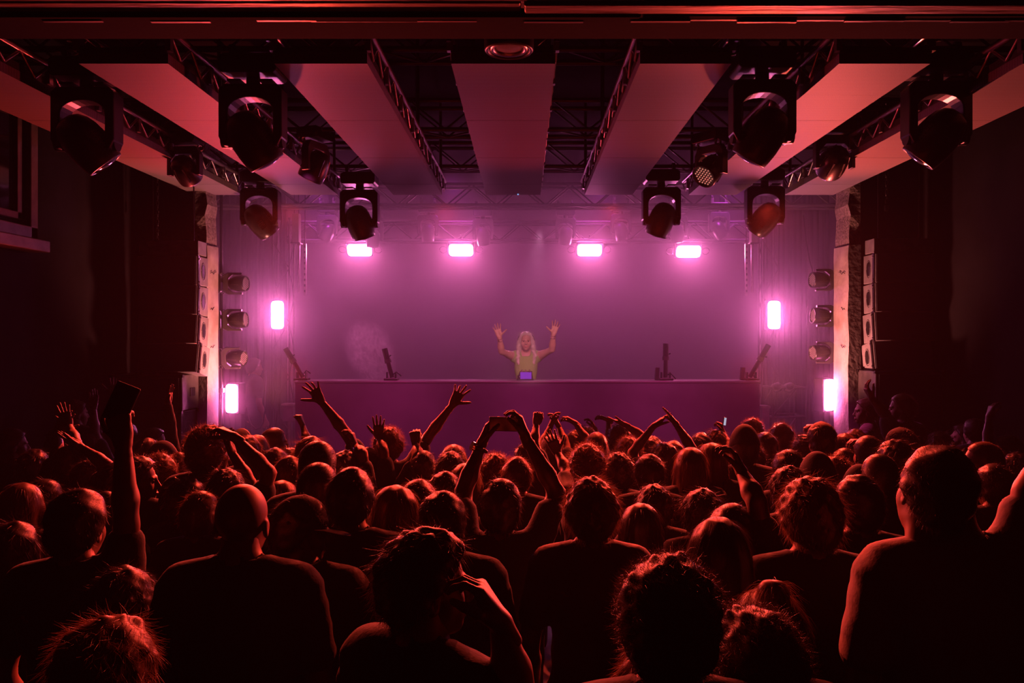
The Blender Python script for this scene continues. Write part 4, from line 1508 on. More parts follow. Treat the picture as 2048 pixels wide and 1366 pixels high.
def cannon(base, tip, label, box_side, r=0.030):
    o = empty('smoke_cannon', base)
    tag(o, label, 'smoke cannon', 'smoke cannons along the booth top')
    b, t = Vector((0, 0, 0.06)), Vector(tip) - Vector(base)
    d = (t - b).normalized()
    ft = MB().box((0, 0, 0.012), (0.16, 0.14, 0.024))
    ft.box((0.05, 0, 0.05), (0.012, 0.08, 0.09))
    ft.box((-0.05, 0, 0.05), (0.012, 0.08, 0.09))
    ft.build('base', M['fixture'], o, bevel=0.003)
    mid = b + (t - b) * 0.55
    MB().cyl(b - d * 0.03, mid, r * 0.85, n=14).build('valve_tube', M['fixture'], o)
    MB().cyl(mid - d * 0.02, t, r * 1.12, n=16).build('barrel', M['fixture'], o)
    MB().cyl(mid - d * 0.03, mid + d * 0.015, r * 1.3, n=16).build('collar', M['fixture_grey'], o)
    s = Vector((d.z, 0, -d.x))
    MB().bar(mid + d * 0.03, mid + d * 0.03 + s * 0.055 + d * 0.02, 0.012, 0.012).build('trigger', M['fixture'], o)
    MB().tube([b + s * 0.02, b + s * 0.06 + Vector((0, 0, 0.02)), b + s * 0.09 - Vector((0, 0, 0.01)), b + s * 0.12 - Vector((0, 0, 0.045))], 0.008, 6).build('hose', M['cable'], o)
    if box_side:
        bx = MB().box((box_side * 0.10, 0, 0.075), (0.045, 0.06, 0.15), Matrix.Rotation(box_side * -0.06, 3, 'Y'))
        bx.build('control_box', M['fixture'], o, bevel=0.004)


cannon((-2.609, 9.40, TZ + 0.0), (-2.802, 9.4, 2.182), 'leftmost smoke cannon on the booth, leaning far to the left', 0)
cannon((-1.557, 9.40, TZ + 0.0), (-1.639, 9.4, 2.182), 'second smoke cannon from the left, wrapped in drifting smoke', 0)
cannon((1.663, 9.40, TZ + 0.0), (1.668, 9.4, 2.241), 'upright smoke cannon on the booth right of the performer', -1)
cannon((2.667, 9.40, TZ + 0.0), (2.873, 9.4, 2.224), 'rightmost smoke cannon on the booth, leaning to the right', -1)

# mixer and players on the booth
mx = empty('mixer', (0.012, 9.46, TZ))
tag(mx, 'small mixer with violet glow on the booth before the performer', 'mixer')
MB().prism([(-0.10, 0), (0.10, 0), (0.08, 0.10), (-0.06, 0.10)], -0.10, 0.10).build('body', M['fixture'], mx, bevel=0.004)
MB().box((0.01, -0.102, 0.055), (0.13, 0.006, 0.08)).build('face_plate', M['purpledeck'], mx)
for i in range(3):
    for j in range(3):
        MB().cyl((-0.035 + 0.045 * i, -0.06 + 0.06 * j, 0.10), (-0.035 + 0.045 * i, -0.06 + 0.06 * j, 0.118), 0.009, n=8).build('knob', M['chrome'], mx)
for u, zt in ((0.07, 0.105), (-0.053, 0.055)):
    g = empty('cup', (u, 9.38, TZ))
    tag(g, 'black tapered cup standing on the booth before the performer, %s' % ('taller one on the right' if zt > 0.1 else 'shorter one on the left'), 'cup')
    MB().lathe([(0.001, zt - 0.05), (0.018, zt - 0.05), (0.028, zt), (0.025, zt), (0.016, zt - 0.045), (0.001, zt - 0.045)], n=14).build('bowl', M['fixture'], g)
    MB().lathe([(0.024, 0), (0.024, 0.004), (0.006, 0.008), (0.006, zt - 0.05), (0.014, zt - 0.048)], n=12).build('foot', M['fixture'], g)

# drifting smoke from the second cannon
sm, nt_, v_ = volume_material('cannon_smoke', 0.0, (0.97, 0.95, 0.97), 0.55)
tc = nt_.nodes.new('ShaderNodeTexCoord')
nz = nt_.nodes.new('ShaderNodeTexNoise')
nz.inputs['Scale'].default_value = 5.5
nz.inputs['Detail'].default_value = 7
nz.inputs['Roughness'].default_value = 0.68
nz.inputs['Distortion'].default_value = 1.6
nt_.links.new(tc.outputs['Object'], nz.inputs['Vector'])
mr = nt_.nodes.new('ShaderNodeMapRange')
mr.inputs['From Min'].default_value = 0.50
mr.inputs['From Max'].default_value = 0.74
nt_.links.new(nz.outputs['Fac'], mr.inputs['Value'])
ln_ = nt_.nodes.new('ShaderNodeVectorMath')
ln_.operation = 'LENGTH'
nt_.links.new(tc.outputs['Object'], ln_.inputs[0])
fo = nt_.nodes.new('ShaderNodeMapRange')
fo.inputs['From Min'].default_value = 1.0
fo.inputs['From Max'].default_value = 0.15
nt_.links.new(ln_.outputs['Value'], fo.inputs['Value'])
mu = nt_.nodes.new('ShaderNodeMath')
mu.operation = 'MULTIPLY'
nt_.links.new(mr.outputs[0], mu.inputs[0])
nt_.links.new(fo.outputs[0], mu.inputs[1])
mu2 = nt_.nodes.new('ShaderNodeMath')
mu2.operation = 'MULTIPLY'
mu2.inputs[1].default_value = 90.0
nt_.links.new(mu.outputs[0], mu2.inputs[0])
nt_.links.new(mu2.outputs[0], v_.inputs['Density'])
bm = bmesh.new()
bmesh.ops.create_icosphere(bm, subdivisions=3, radius=1.0)
sme = bpy.data.meshes.new('smoke')
bm.to_mesh(sme)
bm.free()
so = link('smoke', sme, sm)
so.location = (-1.836, 9.6, 2.126)
so.rotation_euler = (0, math.radians(-22), 0)
so.scale = (0.30, 0.22, 0.44)
tag(so, 'wisp of pale smoke drifting up around the second smoke cannon', 'smoke', kind='stuff')

# side-stage gear on the right: low frame with two lamps; on the left: a post with a box
fr = empty('steel_frame', (3.38, 10.4, 0.35))
tag(fr, 'low steel frame beside the right end of the booth', 'frame')
for sx in (-1, 1):
    for sy in (-1, 1):
        MB().cyl((sx * 0.21, sy * 0.2, 0), (sx * 0.21, sy * 0.2, 1.32), 0.016, n=8).build('leg', M['alu'], fr)
for z in (0.55, 0.95, 1.32):
    for sy in (-1, 1):
        MB().cyl((-0.21, sy * 0.2, z), (0.21, sy * 0.2, z), 0.014, n=8).build('rung', M['alu'], fr)
    for sx in (-1, 1):
        MB().cyl((sx * 0.21, -0.2, z), (sx * 0.21, 0.2, z), 0.014, n=8).build('rung', M['alu'], fr)
MB().cyl((-0.21, -0.2, 0.95), (0.1, -0.2, 1.32), 0.010, n=6).build('brace', M['alu'], fr)
MB().cyl((-0.21, -0.2, 0.55), (0.1, -0.2, 0.95), 0.010, n=6).build('brace', M['alu'], fr)
for x, lab in ((3.219, 'round can lamp on the steel frame, left one'), (3.379, 'round can lamp on the steel frame, right one')):
    pc = empty('can_lamp', (x, 10.2, 1.685))
    tag(pc, lab, 'stage light')
    MB().lathe([(0.001, 0.12), (0.035, 0.11), (0.048, 0.06), (0.052, -0.08), (0.046, -0.08), (0.044, 0.0)], Matrix.Rotation(math.radians(80), 4, 'X'), n=18).build('can', M['fixture_grey'], pc)
    MB().lathe([(0.044, 0.0), (0.03, -0.012), (0.001, -0.02)], Matrix.Rotation(math.radians(80), 4, 'X'), n=18).build('lens', M['clear'], pc)
    MB().tube([(-0.06, 0, 0), (-0.06, 0, -0.05), (0, 0, -0.07), (0.06, 0, -0.05), (0.06, 0, 0)], 0.006, 5).build('bracket', M['blackpipe'], pc)
pst = empty('stand', (-2.931, 10.0, 0.35))
tag(pst, 'slim stand topped by a small pale box left of the booth', 'stand')
MB().cyl((0, 0, 0), (0, 0, 0.93), 0.022, n=10).build('post', M['chrome'], pst)
MB().box((0, 0, 1.02), (0.13, 0.14, 0.20)).build('box', M['cab'], pst, bevel=0.008)
MB().box((0, 0, 1.13), (0.16, 0.16, 0.02)).build('lid', M['chrome'], pst)
MB().lathe([(0.16, 0), (0.16, 0.015), (0.03, 0.03), (0.0, 0.03)], n=16).build('base', M['blackpipe'], pst)
sb = empty('small_case', (2.964, 9.9, 0.72))
tag(sb, 'small pale case standing behind the right end of the booth', 'case')
MB().box((0, 0, 0.37), (0.09, 0.2, 0.74)).build('body', M['cab'], sb, bevel=0.01)
MB().box((0, 0, 0.74), (0.11, 0.22, 0.025)).build('lid', M['chrome'], sb)
cb = MB().tube([(-3.434, 9.9, 1.446), (-3.416, 9.9, 1.341), (-3.372, 9.9, 1.23), (-3.317, 9.9, 1.18), (-3.261, 9.9, 1.192), (-3.23, 9.9, 1.254), (-3.237, 10.0, 1.406), (-3.315, 10.3, 1.894)], 0.007, 6)
tag(cb.build('cable', M['alu']), 'loose cable looping beside the low left strobe', 'cable')
cb = MB().tube([(3.494, 10.0, 3.844), (3.525, 10.0, 3.531), (3.533, 9.9, 3.271), (3.468, 9.6, 3.092)], 0.006, 6)
tag(cb.build('cable', M['alu']), 'thin cable hanging down to the topmost right wash light', 'cable')


# ------------------------------------------------------------------ the crowd
person('person at bottom left with orange lit hair, cut off by the lower edge', (-0.932, 1.768, 0.0), 1.648, hair='messy', hcol='hair_brown', hseed=2, hscale=1.058)
person('dark-haired person behind the orange haired one at bottom left', (-1.305, 2.585, 0.0), 1.521, hair='messy', hcol='hair_dark', hseed=3, hscale=1.140)
phone_man = person('person at left holding up a phone with a straight right arm', (-1.574, 2.804, 0.0), 1.755, hair='short', hseed=1, arms=(dict(side=1,elbow=(-1.393, 2.804, 1.643),wrist=(-1.406, 2.804, 1.935),tip=(-1.423, 2.804, 2.023),pose='grip',palm=(0, 1, 0)),))
person('bald broad-shouldered person left of centre seen from behind', (-0.897, 2.528, 0.0), 1.848, hair='bald', skin='skin', tcol='c_black', build=1.14, hscale=0.950)
person('person in a peaked cap turned right, right of the bald head', (-0.793, 2.833, 0.0), 1.731, hair='cap', head=(-62, -4, 0), skin='skin_tan', capcol='cap_black', hscale=0.929)
person('tall dark-haired person in black behind the capped head, left of the blonde hair', (-0.672, 3.091, 0.0), 1.796, hair='short', tcol='c_black', hseed=4, hscale=0.922)
person('woman with long straight orange lit hair in the lower middle', (-0.54, 3.347, 0.0), 1.662, hair='long', hcol='hair_light', hseed=1, female=True, hscale=1.049)
person('short dark-haired person right of the long straight orange lit hair', (-0.304, 2.984, 0.0), 1.722, hair='short', hseed=2, hscale=0.947)
filmer = person('person filming with a phone held sideways in both raised hands', (-0.104, 3.464, 0.0), 1.673, hair='short', top='tee', hseed=3, hscale=1.043, arms=(dict(side=-1,elbow=(-0.274, 3.628, 1.608),wrist=(-0.193, 3.684, 1.819),tip=(-0.157, 3.684, 1.929),pose='relaxed',palm=(1, 0, 0)), dict(side=1,elbow=(0.147, 3.607, 1.606),wrist=(0.005, 3.607, 1.86),tip=(-0.018, 3.607, 1.942),pose='claw',palm=(-1, 0, 0)),))
person('large near person in profile with a hand at the mouth, lower middle', (-0.245, 1.93, 0.0), 1.823, hair='messy', yaw=-0.663, head=(-30, 0, 0), hcol='hair_dark', hseed=1, eyes=True, headfine=True, hscale=0.929, arms=(dict(side=1,elbow=(-0.017, 1.821, 1.489),wrist=(-0.053, 1.821, 1.652),tip=(-0.098, 1.821, 1.728),pose='claw',palm=(-1, 0, 0)),))
person('person in a pale shirt with wavy orange lit hair, right of the sideways phone', (0.263, 3.111, 0.0), 1.735, hair='messy', hcol='hair_brown', tcol='c_light', hseed=4)
person('huge dark round curly head at the bottom, right of centre', (0.32, 1.756, 0.0), 1.786, hair='curly', hseed=2, hscale=0.981)
person('person with smooth tied-up orange lit hair at the bottom right', (0.665, 2.164, 0.0), 1.587, hair='bun', hcol='hair_brown', hseed=1, female=True, hscale=1.139)
person('dark curly head in front of the tied-up orange hair at bottom right', (0.553, 1.895, 0.0), 1.615, hair='curly', hseed=3, hscale=1.078)
person('red lit tousled head cut off by the bottom edge right of centre', (0.314, 1.846, 0.0), 1.565, hair='messy', hcol='hair_brown', hseed=4, hscale=1.110)
person('woman with long red rimmed hair above the huge curly head', (0.618, 2.523, 0.0), 1.712, hair='long', hcol='hair_dark', hseed=2, female=True, hscale=1.021)
person('long-haired person with a dim hand before the head, above the huge curly head', (0.537, 3.674, 0.0), 1.519, hair='long', hseed=3, female=True, hscale=1.074)
person('dark short-haired person behind the long red rimmed hair, forearm raised', (0.808, 3.099, 0.0), 1.634, hair='short', hseed=1, hscale=1.066, arms=(dict(side=1,elbow=(0.901, 3.099, 1.669),wrist=(0.88, 3.231, 1.759),tip=(0.852, 3.231, 1.819),pose='relaxed',palm=(-1, 0, 0)),))
person('person with shaggy round hair above the long red rimmed hair', (0.882, 3.952, 0.0), 1.519, hair='messy', hseed=2, hscale=1.128)
person('person with bright orange tousled hair in the right foreground', (0.99, 2.754, 0.0), 1.8, hair='messy', hcol='hair_brown', hseed=3, hscale=0.974)
person('dark-haired person just right of the bright orange tousled hair', (1.405, 3.345, 0.0), 1.711, hair='short', build=1.08, hseed=2, hscale=1.021)
person('shadowed person between the big leaning man and the orange tousled hair', (1.86, 4.011, 0.0), 1.547, hair='messy', hseed=1, hscale=1.033)
person('big leaning man in a pale shirt at far right with his arm stretched out', (1.233, 2.3, 0.0), 1.99, hair='short', head=(0, 0, 16), skin='skin_tan', top='tee', tcol='c_light', build=1.12, hseed=4, lean=(-0.045, -0.01), hscale=0.920, arms=(dict(side=1,elbow=(1.458, 2.3, 1.857),wrist=(1.555, 2.3, 1.979),tip=(1.577, 2.3, 2.037),pose='open',palm=(-1, 0, 0)),))
person('woman with long red lit hair at the left edge', (-2.56, 4.064, 0.0), 1.535, hair='long', hcol='hair_brown', hseed=2, female=True, hscale=1.120)
person('shadowed wavy haired person at the left edge below the long red hair', (-2.113, 3.295, 0.0), 1.521, hair='wavy', hseed=1, female=True, hscale=1.049)
person('person in profile facing right beside the raised phone arm', (-2.217, 4.589, 0.0), 1.589, hair='messy', head=(-72, 0, 0), hseed=3, eyes=True, headfine=True, hscale=1.106)
person('orange curly-haired person right of the raised phone arm', (-2.318, 5.073, 0.0), 1.531, hair='curly', hcol='hair_brown', hseed=1, hscale=1.043)
person('person in a snug dark hat facing right, left of the first bright orange hair', (-2.629, 5.818, 0.0), 1.501, hair='beanie', head=(-66, 0, 0), eyes=True, capcol='cap_black', hscale=1.062)
person('short-haired person right of the snug dark hat', (-2.361, 5.466, 0.0), 1.501, hair='short', hcol='hair_brown', hseed=2, hscale=1.062)
person('person with tied-back hair in profile facing right, far left row', (-3.142, 6.793, 0.0), 1.521, hair='pony', head=(-76, 0, 0), hseed=1, eyes=True, female=True, hscale=1.049)
person('person with a bob behind the tied-back hair in the far left row', (-2.891, 6.111, 0.0), 1.521, hair='bob', hseed=2, female=True, hscale=1.049)
person('person in a rolled-sleeve shirt raising the left arm by the left speaker stack', (-2.648, 6.4, 0.0), 1.525, hair='short', top='long', hseed=4, hscale=1.047, arms=(dict(side=-1,elbow=(-2.828, 6.4, 1.556),wrist=(-2.848, 6.4, 1.784),tip=(-2.828, 6.4, 1.896),pose='open',palm=(1, 0, 0)),))
person('wide curly-haired person below the left pillar', (-1.817, 4.572, 0.0), 1.765, hair='curly', hcol='hair_brown', hseed=2)
person('person with orange lit short hair in front of the wide curly hair', (-2.056, 5.281, 0.0), 1.586, hair='short', hcol='hair_brown', hseed=1, hscale=1.101)
person('person with wavy dark red hair just above the bald head, left', (-1.97, 4.828, 0.0), 1.505, hair='wavy', hseed=3, female=True, hscale=1.060)
person('tousled person behind the bald head with one forearm up to a phone', (-1.527, 4.1, 0.0), 1.608, hair='messy', hseed=4, arms=(dict(side=1,elbow=(-1.307, 4.1, 1.611),wrist=(-1.486, 4.1, 1.795),tip=(-1.543, 4.1, 1.826),pose='grip',palm=(-1, 0, 0)),))
person('dark tousled person left of the bald head', (-1.815, 4.295, 0.0), 1.517, hair='messy', hseed=1, hscale=1.110)
person('orange topped short-haired person pressed against the bald head, left', (-1.555, 3.829, 0.0), 1.552, hair='short', hcol='hair_brown', hseed=3, hscale=1.030)
person('person in a small dark hat right below the low left strobe', (-2.376, 6.717, 0.0), 1.488, hair='beanie', capcol='cap_black', hscale=1.071)
person('orange tousled person under the low left strobe', (-2.076, 5.996, 0.0), 1.546, hair='messy', hcol='hair_brown', hseed=2, hscale=1.033)
person('person with long fair hair right of the low left strobe', (-2.103, 6.277, 0.0), 1.524, hair='long', hcol='hair_light', hseed=3, female=True, hscale=1.047)
person('shadowed person at far left making a triangle with both raised hands', (-3.0, 5.257, 0.0), 1.569, hair='short', skin='skin', hseed=3, hscale=1.107, arms=(dict(side=-1,elbow=(-3.072, 5.257, 1.551),wrist=(-3.126, 5.366, 1.68),tip=(-3.079, 5.366, 1.767),pose='open',palm=(0, 1, 0)), dict(side=1,elbow=(-2.95, 5.257, 1.617),wrist=(-3.053, 5.363, 1.72),tip=(-3.073, 5.363, 1.78),pose='open',palm=(0, 1, 0)),))
person('shadowed person with a lit cheek left of the raised phone arm', (-2.738, 5.035, 0.0), 1.513, hair='short', head=(-60, 0, 0), hseed=2, hscale=1.054)
person('shadowed person reaching left with a forearm, behind the phone arm', (-2.458, 4.819, 0.0), 1.535, hair='short', hseed=4, hscale=1.073, arms=(dict(side=-1,elbow=(-2.515, 4.819, 1.538),wrist=(-2.675, 4.819, 1.649),tip=(-2.735, 4.819, 1.689),pose='flat',palm=(0, 0, 1)),))
person('shadowed person with one faint arm straight up at far left', (-3.566, 6.573, 0.0), 1.515, hair='messy', hseed=3, hscale=1.053, arms=(dict(side=1,elbow=(-3.525, 6.573, 1.515),wrist=(-3.55, 6.597, 1.731),tip=(-3.55, 6.597, 1.842),pose='flat',palm=(0, -1, 0)),))
person('shadowed person whose faint hand rises above the held-up phone', (-3.496, 7.01, 0.0), 1.536, hair='short', hseed=1, hscale=1.129, arms=(dict(side=-1,elbow=(-3.619, 7.01, 1.608),wrist=(-3.645, 7.077, 1.8),tip=(-3.618, 7.077, 1.942),pose='open',palm=(0, -1, 0)),))
person('barely visible tall person standing back at the far left wall', (-3.929, 7.0, 0.0), 1.762, hair='short', head=(-40, 0, 0), hseed=2, hscale=0.920)
person('shadowed person at the left edge with a glint on the cheek', (-3.712, 5.8, 0.0), 1.636, hair='short', head=(-50, 0, 0), hseed=4, hscale=0.980)
person('shadowed person left of the triangle of hands', (-3.347, 5.453, 0.0), 1.515, hair='messy', hseed=1, hscale=1.053)
person('dark head between the long red hair and the triangle of hands', (-2.608, 4.333, 0.0), 1.512, hair='short', hseed=3, hscale=1.114)
person('dark head tucked behind the straight phone arm at left', (-2.068, 3.948, 0.0), 1.523, hair='short', hseed=2, hscale=1.069)
person('man with cropped hair facing right, fist raised beside the booth corner', (-2.045, 6.556, 0.0), 1.546, hair='buzz', head=(-58, 0, 0), skin='skin_deep', hseed=1, eyes=True, hscale=1.140, arms=(dict(side=1,elbow=(-1.825, 6.759, 1.417),wrist=(-1.898, 6.854, 1.559),tip=(-1.924, 6.854, 1.67),pose='fist',palm=(-1, 0, 0)),))
person('person with windblown orange hair under the left raised arm', (-1.305, 4.877, 0.0), 1.692, hair='wavy', hcol='hair_brown', hseed=1, female=True, hscale=0.950)
person('small curly head between the cropped man and the smooth round head', (-1.673, 5.721, 0.0), 1.48, hair='curly', hseed=3, hscale=1.076)
person('dark short-haired person just below the cropped man', (-1.698, 5.443, 0.0), 1.538, hair='short', hseed=2, hscale=1.039)
person('big smooth round head left of the man with both arms in a V', (-0.972, 3.757, 0.0), 1.816, hair='buzz', skin='skin_tan', hseed=2, hscale=0.972)
person('short-haired person below the small curly head, orange rimmed', (-1.358, 4.615, 0.0), 1.607, hair='short', hcol='hair_brown', hseed=4)
person('large dark smooth head below the other smooth round head', (-0.901, 3.482, 0.0), 1.751, hair='buzz', hseed=3, hscale=1.010)
person('woman with long hair right of the bald head, forearm raised to the left', (-1.314, 4.327, 0.0), 1.51, hair='long', hcol='hair_brown', hseed=1, female=True, hscale=1.056, arms=(dict(side=-1,elbow=(-1.482, 4.327, 1.513),wrist=(-1.599, 4.381, 1.676),tip=(-1.621, 4.381, 1.733),pose='relaxed',palm=(1, 0, 0)),))
person('man with curly hair raising both arms wide in a V', (-0.948, 5.6, 0.0), 1.65, hair='curly', hcol='hair_brown', hseed=4, hscale=0.986, arms=(dict(side=-1,elbow=(-1.242, 5.6, 1.631),wrist=(-1.421, 5.6, 1.862),tip=(-1.477, 5.6, 1.957),pose='wide',palm=(0, -1, 0)), dict(side=1,elbow=(-0.684, 5.702, 1.598),wrist=(-0.506, 5.702, 1.833),tip=(-0.449, 5.702, 1.933),pose='wide',palm=(0, -1, 0)),))
person('small head beside the V-armed man with an open hand up', (-1.065, 5.409, 0.0), 1.546, hair='short', hseed=1, hscale=1.033, arms=(dict(side=1,elbow=(-0.953, 5.409, 1.539),wrist=(-1.003, 5.533, 1.612),tip=(-1.006, 5.533, 1.716),pose='open',palm=(0, 1, 0)),))
person('head under the left arm of the V-armed man, hand half raised', (-1.147, 5.128, 0.0), 1.556, hair='messy', hseed=2, hscale=1.027, arms=(dict(side=1,elbow=(-1.038, 5.128, 1.56),wrist=(-1.11, 5.255, 1.594),tip=(-1.13, 5.255, 1.673),pose='claw',palm=(-1, 0, 0)),))
person('head right of the V-armed man with a small fist up', (-0.675, 5.344, 0.0), 1.534, hair='short', hseed=3, hscale=1.041, arms=(dict(side=-1,elbow=(-0.708, 5.344, 1.515),wrist=(-0.739, 5.471, 1.578),tip=(-0.745, 5.471, 1.64),pose='fist',palm=(0, 1, 0)),))
person('long-haired person between the V-armed man and the sideways phone', (-0.502, 5.736, 0.0), 1.521, hair='long', hcol='hair_brown', hseed=1, female=True, hscale=1.049)
person('tousled head in front of the long hair, right of the V-armed man', (-0.466, 5.105, 0.0), 1.553, hair='messy', hseed=4, hscale=1.029)
person('small dark head under the right arm of the V-armed man', (-0.414, 4.194, 0.0), 1.589, hair='short', hseed=2)
person('person with reddish hair behind the watch-wearing forearm', (-0.329, 4.461, 0.0), 1.586, hair='long', hcol='hair_light', hseed=2, female=True)
person('dark head behind the long straight orange lit hair, to its right', (-0.502, 3.774, 0.0), 1.609, hair='short', hcol='hair_brown', hseed=1, hscale=1.082)
person('curly orange rimmed head directly under the sideways phone', (-0.178, 4.915, 0.0), 1.562, hair='curly', hcol='hair_brown', hseed=3, hscale=1.023)
person('small round head right below the sideways phone', (-0.041, 4.653, 0.0), 1.598, hair='short', hcol='hair_brown', hseed=4)
person('small head with one raised fist right of the sideways phone', (0.029, 5.874, 0.0), 1.515, hair='messy', hseed=1, hscale=1.053, arms=(dict(side=1,elbow=(0.073, 5.874, 1.533),wrist=(0.093, 5.981, 1.661),tip=(0.108, 5.981, 1.743),pose='fist',palm=(0, -1, 0)),))
person('small head between two raised forearms with joined hands, right of the phone', (0.22, 6.277, 0.0), 1.528, hair='short', hcol='hair_brown', hseed=2, hscale=1.045, arms=(dict(side=-1,elbow=(0.145, 6.45, 1.433),wrist=(0.217, 6.538, 1.585),tip=(0.241, 6.538, 1.675),pose='relaxed',palm=(1, 0, 0)), dict(side=1,elbow=(0.335, 6.455, 1.441),wrist=(0.283, 6.555, 1.579),tip=(0.25, 6.555, 1.673),pose='relaxed',palm=(-1, 0, 0)),))
person('orange rimmed head just below the drooping hand', (0.437, 6.717, 0.0), 1.501, hair='messy', hcol='hair_brown', hseed=1, hscale=1.062)
person('small curly head in the front row beneath the booth centre', (0.541, 6.981, 0.0), 1.497, hair='curly', hseed=3, hscale=1.065, arms=(dict(side=1,elbow=(0.674, 7.19, 1.37),wrist=(0.648, 7.304, 1.474),tip=(0.603, 7.304, 1.565),pose='relaxed',palm=(-1, 0, 0)),))
person('red-haired person in the front row with a drooping left hand', (0.585, 6.456, 0.0), 1.523, hair='long', hcol='hair_light', hseed=2, female=True, hscale=1.048, arms=(dict(side=-1,elbow=(0.537, 6.606, 1.437),wrist=(0.425, 6.671, 1.595),tip=(0.317, 6.671, 1.67),pose='droop',palm=(0, 0, -1)),))
person('dark curly head in the front row with a bent wrist raised', (0.85, 7.154, 0.0), 1.495, hair='curly', hseed=1, hscale=1.066, arms=(dict(side=-1,elbow=(0.785, 7.347, 1.368),wrist=(0.78, 7.424, 1.544),tip=(0.677, 7.424, 1.599),pose='droop',palm=(0, 0, -1)),))
person('orange curly head just in front of the dark curly one', (0.818, 6.233, 0.0), 1.497, hair='curly', hcol='hair_brown', hseed=4, hscale=1.065)
person('head beside the joined triangle hands, forearm slanting up to the left', (1.035, 6.468, 0.0), 1.48, hair='messy', hseed=2, hscale=1.076, arms=(dict(side=-1,elbow=(0.954, 6.468, 1.512),wrist=(0.813, 6.468, 1.605),tip=(0.752, 6.468, 1.629),pose='flat',palm=(0, 0, 1)),))
person('small pale rimmed head framed by the triangle of arms', (1.132, 6.059, 0.0), 1.504, hair='short', hcol='hair_light', hseed=1, hscale=1.061)
person('person joining both raised hands overhead in a triangle', (1.021, 5.793, 0.0), 1.509, hair='messy', hseed=3, hscale=1.140, arms=(dict(side=-1,elbow=(0.799, 5.916, 1.453),wrist=(0.961, 5.916, 1.653),tip=(1.058, 5.916, 1.734),pose='flat',palm=(1, 0, 0)), dict(side=1,elbow=(1.217, 5.793, 1.5),wrist=(1.109, 5.839, 1.676),tip=(1.055, 5.839, 1.749),pose='flat',palm=(-1, 0, 0)),))
person('large curly red rimmed head in the middle, right of the phone', (0.394, 5.0, 0.0), 1.596, hair='curly', hcol='hair_brown', hseed=1, hscale=1.090, arms=(dict(side=-1,elbow=(0.281, 5.233, 1.433),wrist=(0.224, 5.355, 1.534),tip=(0.187, 5.355, 1.621),pose='open',palm=(0, 1, 0)),))
person('large curly head right beside the other curly red rimmed head', (0.614, 5.227, 0.0), 1.509, hair='curly', hseed=4, hscale=1.140)
person('dark rounded head below the overhead triangle of hands', (0.752, 4.775, 0.0), 1.588, hair='short', hseed=2, hscale=1.066)
person('dark head above the dim hand, centre right', (0.687, 4.198, 0.0), 1.505, hair='messy', hseed=4, hscale=1.060)
person('woman with long smooth red hair seen from behind, centre right', (1.041, 4.97, 0.0), 1.597, hair='long', hcol='hair_brown', hseed=4, female=True, hscale=1.089)
person('person with a bob right of the long smooth red hair', (1.227, 5.209, 0.0), 1.592, hair='bob', hcol='hair_brown', hseed=1, female=True, hscale=1.103)
person('orange topped head in front of the small lit phone', (1.622, 6.741, 0.0), 1.498, hair='messy', hcol='hair_brown', hseed=3, hscale=1.114)
small_phone_man = person('person holding up a small lit phone near the right end of the booth', (1.437, 6.494, 0.0), 1.518, hair='short', hseed=1, hscale=1.051, arms=(dict(side=1,elbow=(1.696, 6.666, 1.4),wrist=(1.688, 6.785, 1.499),tip=(1.667, 6.785, 1.566),pose='grip',palm=(-1, 0, 0)),))
person('person in a knitted dark hat right of the small lit phone', (1.497, 5.419, 0.0), 1.659, hair='beanie', capcol='cap_black', hscale=1.054)
person('fuzzy rim-lit head at the right end of the booth', (2.157, 7.553, 0.0), 1.505, hair='curly', hcol='hair_brown', hseed=2, hscale=1.060)
person('dark curly head below the knitted dark hat', (1.652, 5.846, 0.0), 1.502, hair='curly', hseed=3, hscale=1.087)
person('smooth dark head right of the booth end, below the truss tower', (1.954, 6.46, 0.0), 1.513, hair='short', hseed=4, hscale=1.140)
person('fuzzy haired person in a light top alone against the pink haze', (2.289, 7.111, 0.0), 1.505, hair='curly', hcol='hair_brown', tcol='c_light', hseed=1, hscale=1.060)
person('man with a pale cap under the low right strobe', (2.056, 5.511, 0.0), 1.703, hair='cap', skin='skin_tan', hscale=1.026)
person('curly head left of the pale cap, hand reaching left', (2.199, 6.237, 0.0), 1.517, hair='curly', hseed=3, hscale=1.052, arms=(dict(side=1,elbow=(2.405, 6.372, 1.46),wrist=(2.381, 6.479, 1.587),tip=(2.252, 6.479, 1.591),pose='droop',palm=(0, 0, -1)),))
person('small smooth head right of the pale cap', (2.569, 6.402, 0.0), 1.521, hair='short', hcol='hair_brown', hseed=2, hscale=1.050)
person('tousled orange rimmed head before the striped shirt', (2.773, 6.681, 0.0), 1.515, hair='messy', hcol='hair_brown', hseed=1, hscale=1.053)
person('dark rounded head below the fuzzy haired light top', (1.529, 4.616, 0.0), 1.64, hair='short', hseed=3, hscale=1.033)
person('smooth purple-dark hat below the pale cap', (1.534, 4.168, 0.0), 1.665, hair='beanie', capcol='cap_black', hscale=0.964)
person('dark tousled head above the bright orange tousled hair, left', (1.309, 3.936, 0.0), 1.651, hair='messy', hseed=2, hscale=0.972)
person('tiny orange curls right of the smooth purple-dark hat', (1.861, 4.771, 0.0), 1.562, hair='curly', hcol='hair_brown', hseed=4, hscale=1.024)
person('person with a curved forearm raised, right of the smooth purple-dark hat', (2.102, 5.238, 0.0), 1.564, hair='short', hseed=1, hscale=1.022, arms=(dict(side=1,elbow=(2.306, 5.45, 1.431),wrist=(2.358, 5.548, 1.582),tip=(2.268, 5.548, 1.589),pose='droop',palm=(0, 0, -1)),))
person('smooth dark head right of the curved forearm', (2.141, 4.965, 0.0), 1.691, hair='buzz', hseed=1)
